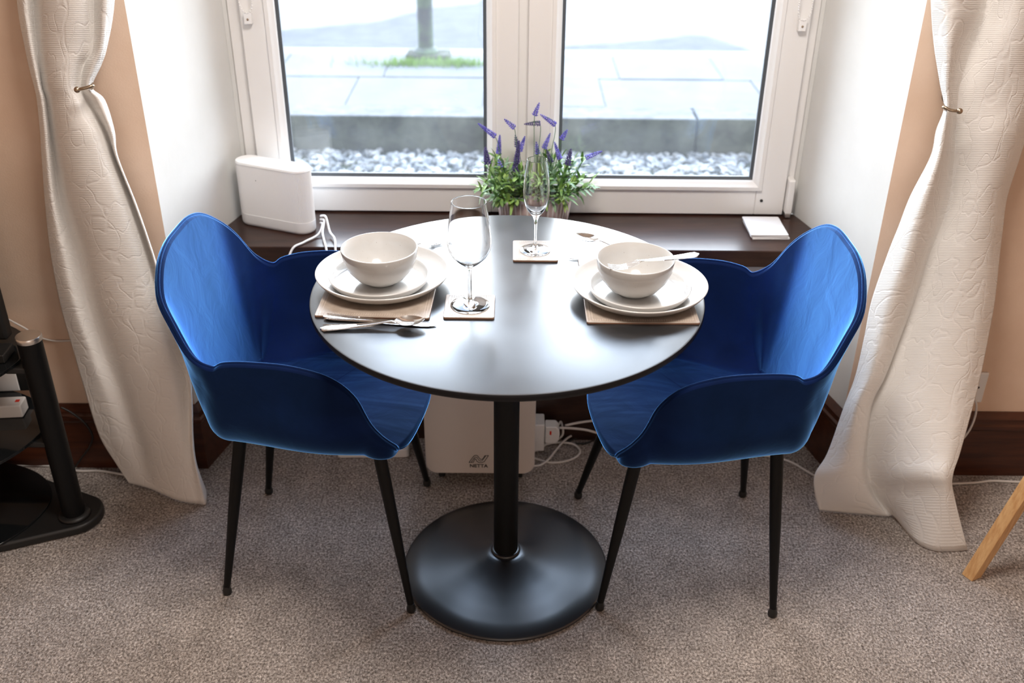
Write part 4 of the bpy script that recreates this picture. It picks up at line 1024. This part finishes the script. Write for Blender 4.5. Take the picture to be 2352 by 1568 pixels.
# power strip and adapters on the middle shelf
SH = .2704
st = thing('power_strip', 'white power strip with a red switch light on the middle glass shelf', 'extension lead', at(20, 950, z=SH), .10)
MB().box((-.36, -.021, 0), (.042, .024, .036)).build('body', M['white_plastic'], st, bevel=.004)
MB().box((.024, -.004, .0362), (.034, .006, .0375)).build('neon_switch', M['red'], st, bevel=.0005)['label'] = 'red neon switch'
MB().lathe([(0, 0), (.0035, 0), (0, .0008)], 12, c=(-.022, -.008, .0361)).build('screw_hole', M['dark'], st)
aw = thing('plug_adapter', 'white cube adapter standing behind the power strip', 'adapter', at(18, 905, z=SH), .08)
MB().box((-.06, .012, 0), (.028, .065, .07)).build('body', M['white_plastic'], aw, bevel=.004)
MB().box((-.05, .011, .075), (.026, .06, .088)).build('cap', M['white_plastic'], aw, bevel=.003)
ab = thing('black_plug', 'black plug beside the column behind the power strip', 'plug', at(52, 905, z=SH), .08)
MB().box((-.012, .015, .0), (.022, .065, .058)).build('body', M['dark'], ab, bevel=.004)
# cords around the stand
cable('aerial_cable', [at(10, 728, y=.37), at(32, 740, y=.385), at(60, 755, y=.392), at(85, 772, y=.396), at(110, 780, y=.396), at(135, 783, y=.396), at(175, 781, y=.396)], .0022, M['cable'], 'thin pale cord running along the wall to the curtain', None)
cable('black_cable', [at(140, 935, y=.365), at(165, 948, y=.366), at(195, 972, y=.366), at(212, 1000, y=.366), at(206, 1025, y=.366), at(188, 1050, y=.366), at(172, 1072, y=.36), at(150, 1088, z=.003)], .0028, M['cable_black'], 'thin black cord looping down in front of the skirting board', None)
floor_cable('floor_cable', [(-40, 1072), (0, 1072), (60, 1068), (120, 1070), (180, 1081), (230, 1081), (285, 1090), (330, 1100), (380, 1102)], .0035, M['cable'], 'white cable lying along the skirting board from the stand to the curtain')
cable('coiled_cable', [at(-30, 1052, y=.452), at(10, 1044, y=.452), at(35, 1028, y=.455), at(47, 1042, y=.452), at(44, 1058, y=.452), at(20, 1062, y=.455), at(-30, 1066, y=.46)], .0033, M['cable'], 'pale cord curling behind the lowest glass disc', None)

# ------------------------------------------------------------------ right: socket, cords, leaning wooden leg
ws = thing('phone_socket', 'white wall socket plate half hidden by the curtain', 'socket', (1.222, .3995, .278))
MB().box((-.034, -.009, -.046), (.034, 0, .046)).build('plate', M['white_plastic'], ws, bevel=.004)
MB().lathe([(0, 0), (.0034, 0), (.003, .0012), (0, .0014)], 12, mat=rot, c=(.014, -.009, .002)).build('screw', M['dark'], ws)['label'] = 'dark screw'
cable('telephone_cable', [at(2238, 915, y=.385), at(2243, 930, y=.375), at(2240, 955, y=.37), at(2228, 985, y=.365), at(2210, 1010, y=.36), at(2195, 1030, y=.355), at(2180, 1060, y=.355)], .0028, M['cable'], 'white cord hanging from the wall socket behind the curtain', None)
floor_cable('floor_cable', [(2150, 1112), (2195, 1110), (2240, 1108), (2275, 1104), (2310, 1105), (2352, 1107), (2420, 1110)], .0034, M['cable'], 'white cable along the skirting board behind the leaning wooden leg')
A_, B_ = Vector((1.121, -.022, .0)), Vector((1.121+.62*.25, -.022, .62))
lean = (B_-A_).normalized()
es = thing('wooden_easel', 'leaning pale wooden square leg by the curtain foot', 'wooden leg', (1.122, -.018, 0))
xv = Vector((lean.z, 0, -lean.x)); yv = Vector((0, 1, 0))
mtx = Matrix((xv, yv, lean)).transposed().to_4x4() @ Matrix.Rotation(math.radians(28), 4, 'Z')
mb = MB().box((-.0155, -.015, .0), (.0155, .015, 1.15), mat=mtx)
mb.v = [(p[0], p[1], max(p[2], .0)) if i < 4 else p for i, p in enumerate(mb.v)]
for i in range(4):
    p = Vector(mb.v[i]); k = -p.z/lean.z if True else 0; q = mtx @ Vector([(-.0155, -.015), (.0155, -.015), (.0155, .015), (-.0155, .015)][i]+(0,)) ; k = -q.z/lean.z; mb.v[i] = tuple(q+lean*k+Vector((0, 0, .0005)))
mb.build('front_leg', M['pine'], es, bevel=.0015)

ap = A_+lean*1.15
l2 = Vector((-lean.x, 0, lean.z)); foot2 = Vector((2*ap.x-A_.x, A_.y-.034, 0))
mt2 = Matrix((Vector((l2.z, 0, -l2.x)), yv, l2)).transposed().to_4x4()
mb = MB().box((-.0155, -.015, .0045), (.0155, .015, 1.165), mat=mt2); mb.v = [tuple(Vector(p)+foot2) for p in mb.v]
mb.v = [tuple(Vector(p)-es.location) for p in mb.v]
o = mb.build('rear_leg', M['pine'], es, bevel=.0015)
mb = MB().lathe([(0, -.045), (.006, -.045), (.006, .03), (0, .03)], 16, mat=Matrix.Rotation(PI/2, 4, 'X'), c=ap-es.location+Vector((0, -.002, -.01)))
mb.build('hinge_bolt', M['alu'], es, smooth=True, angle=40)
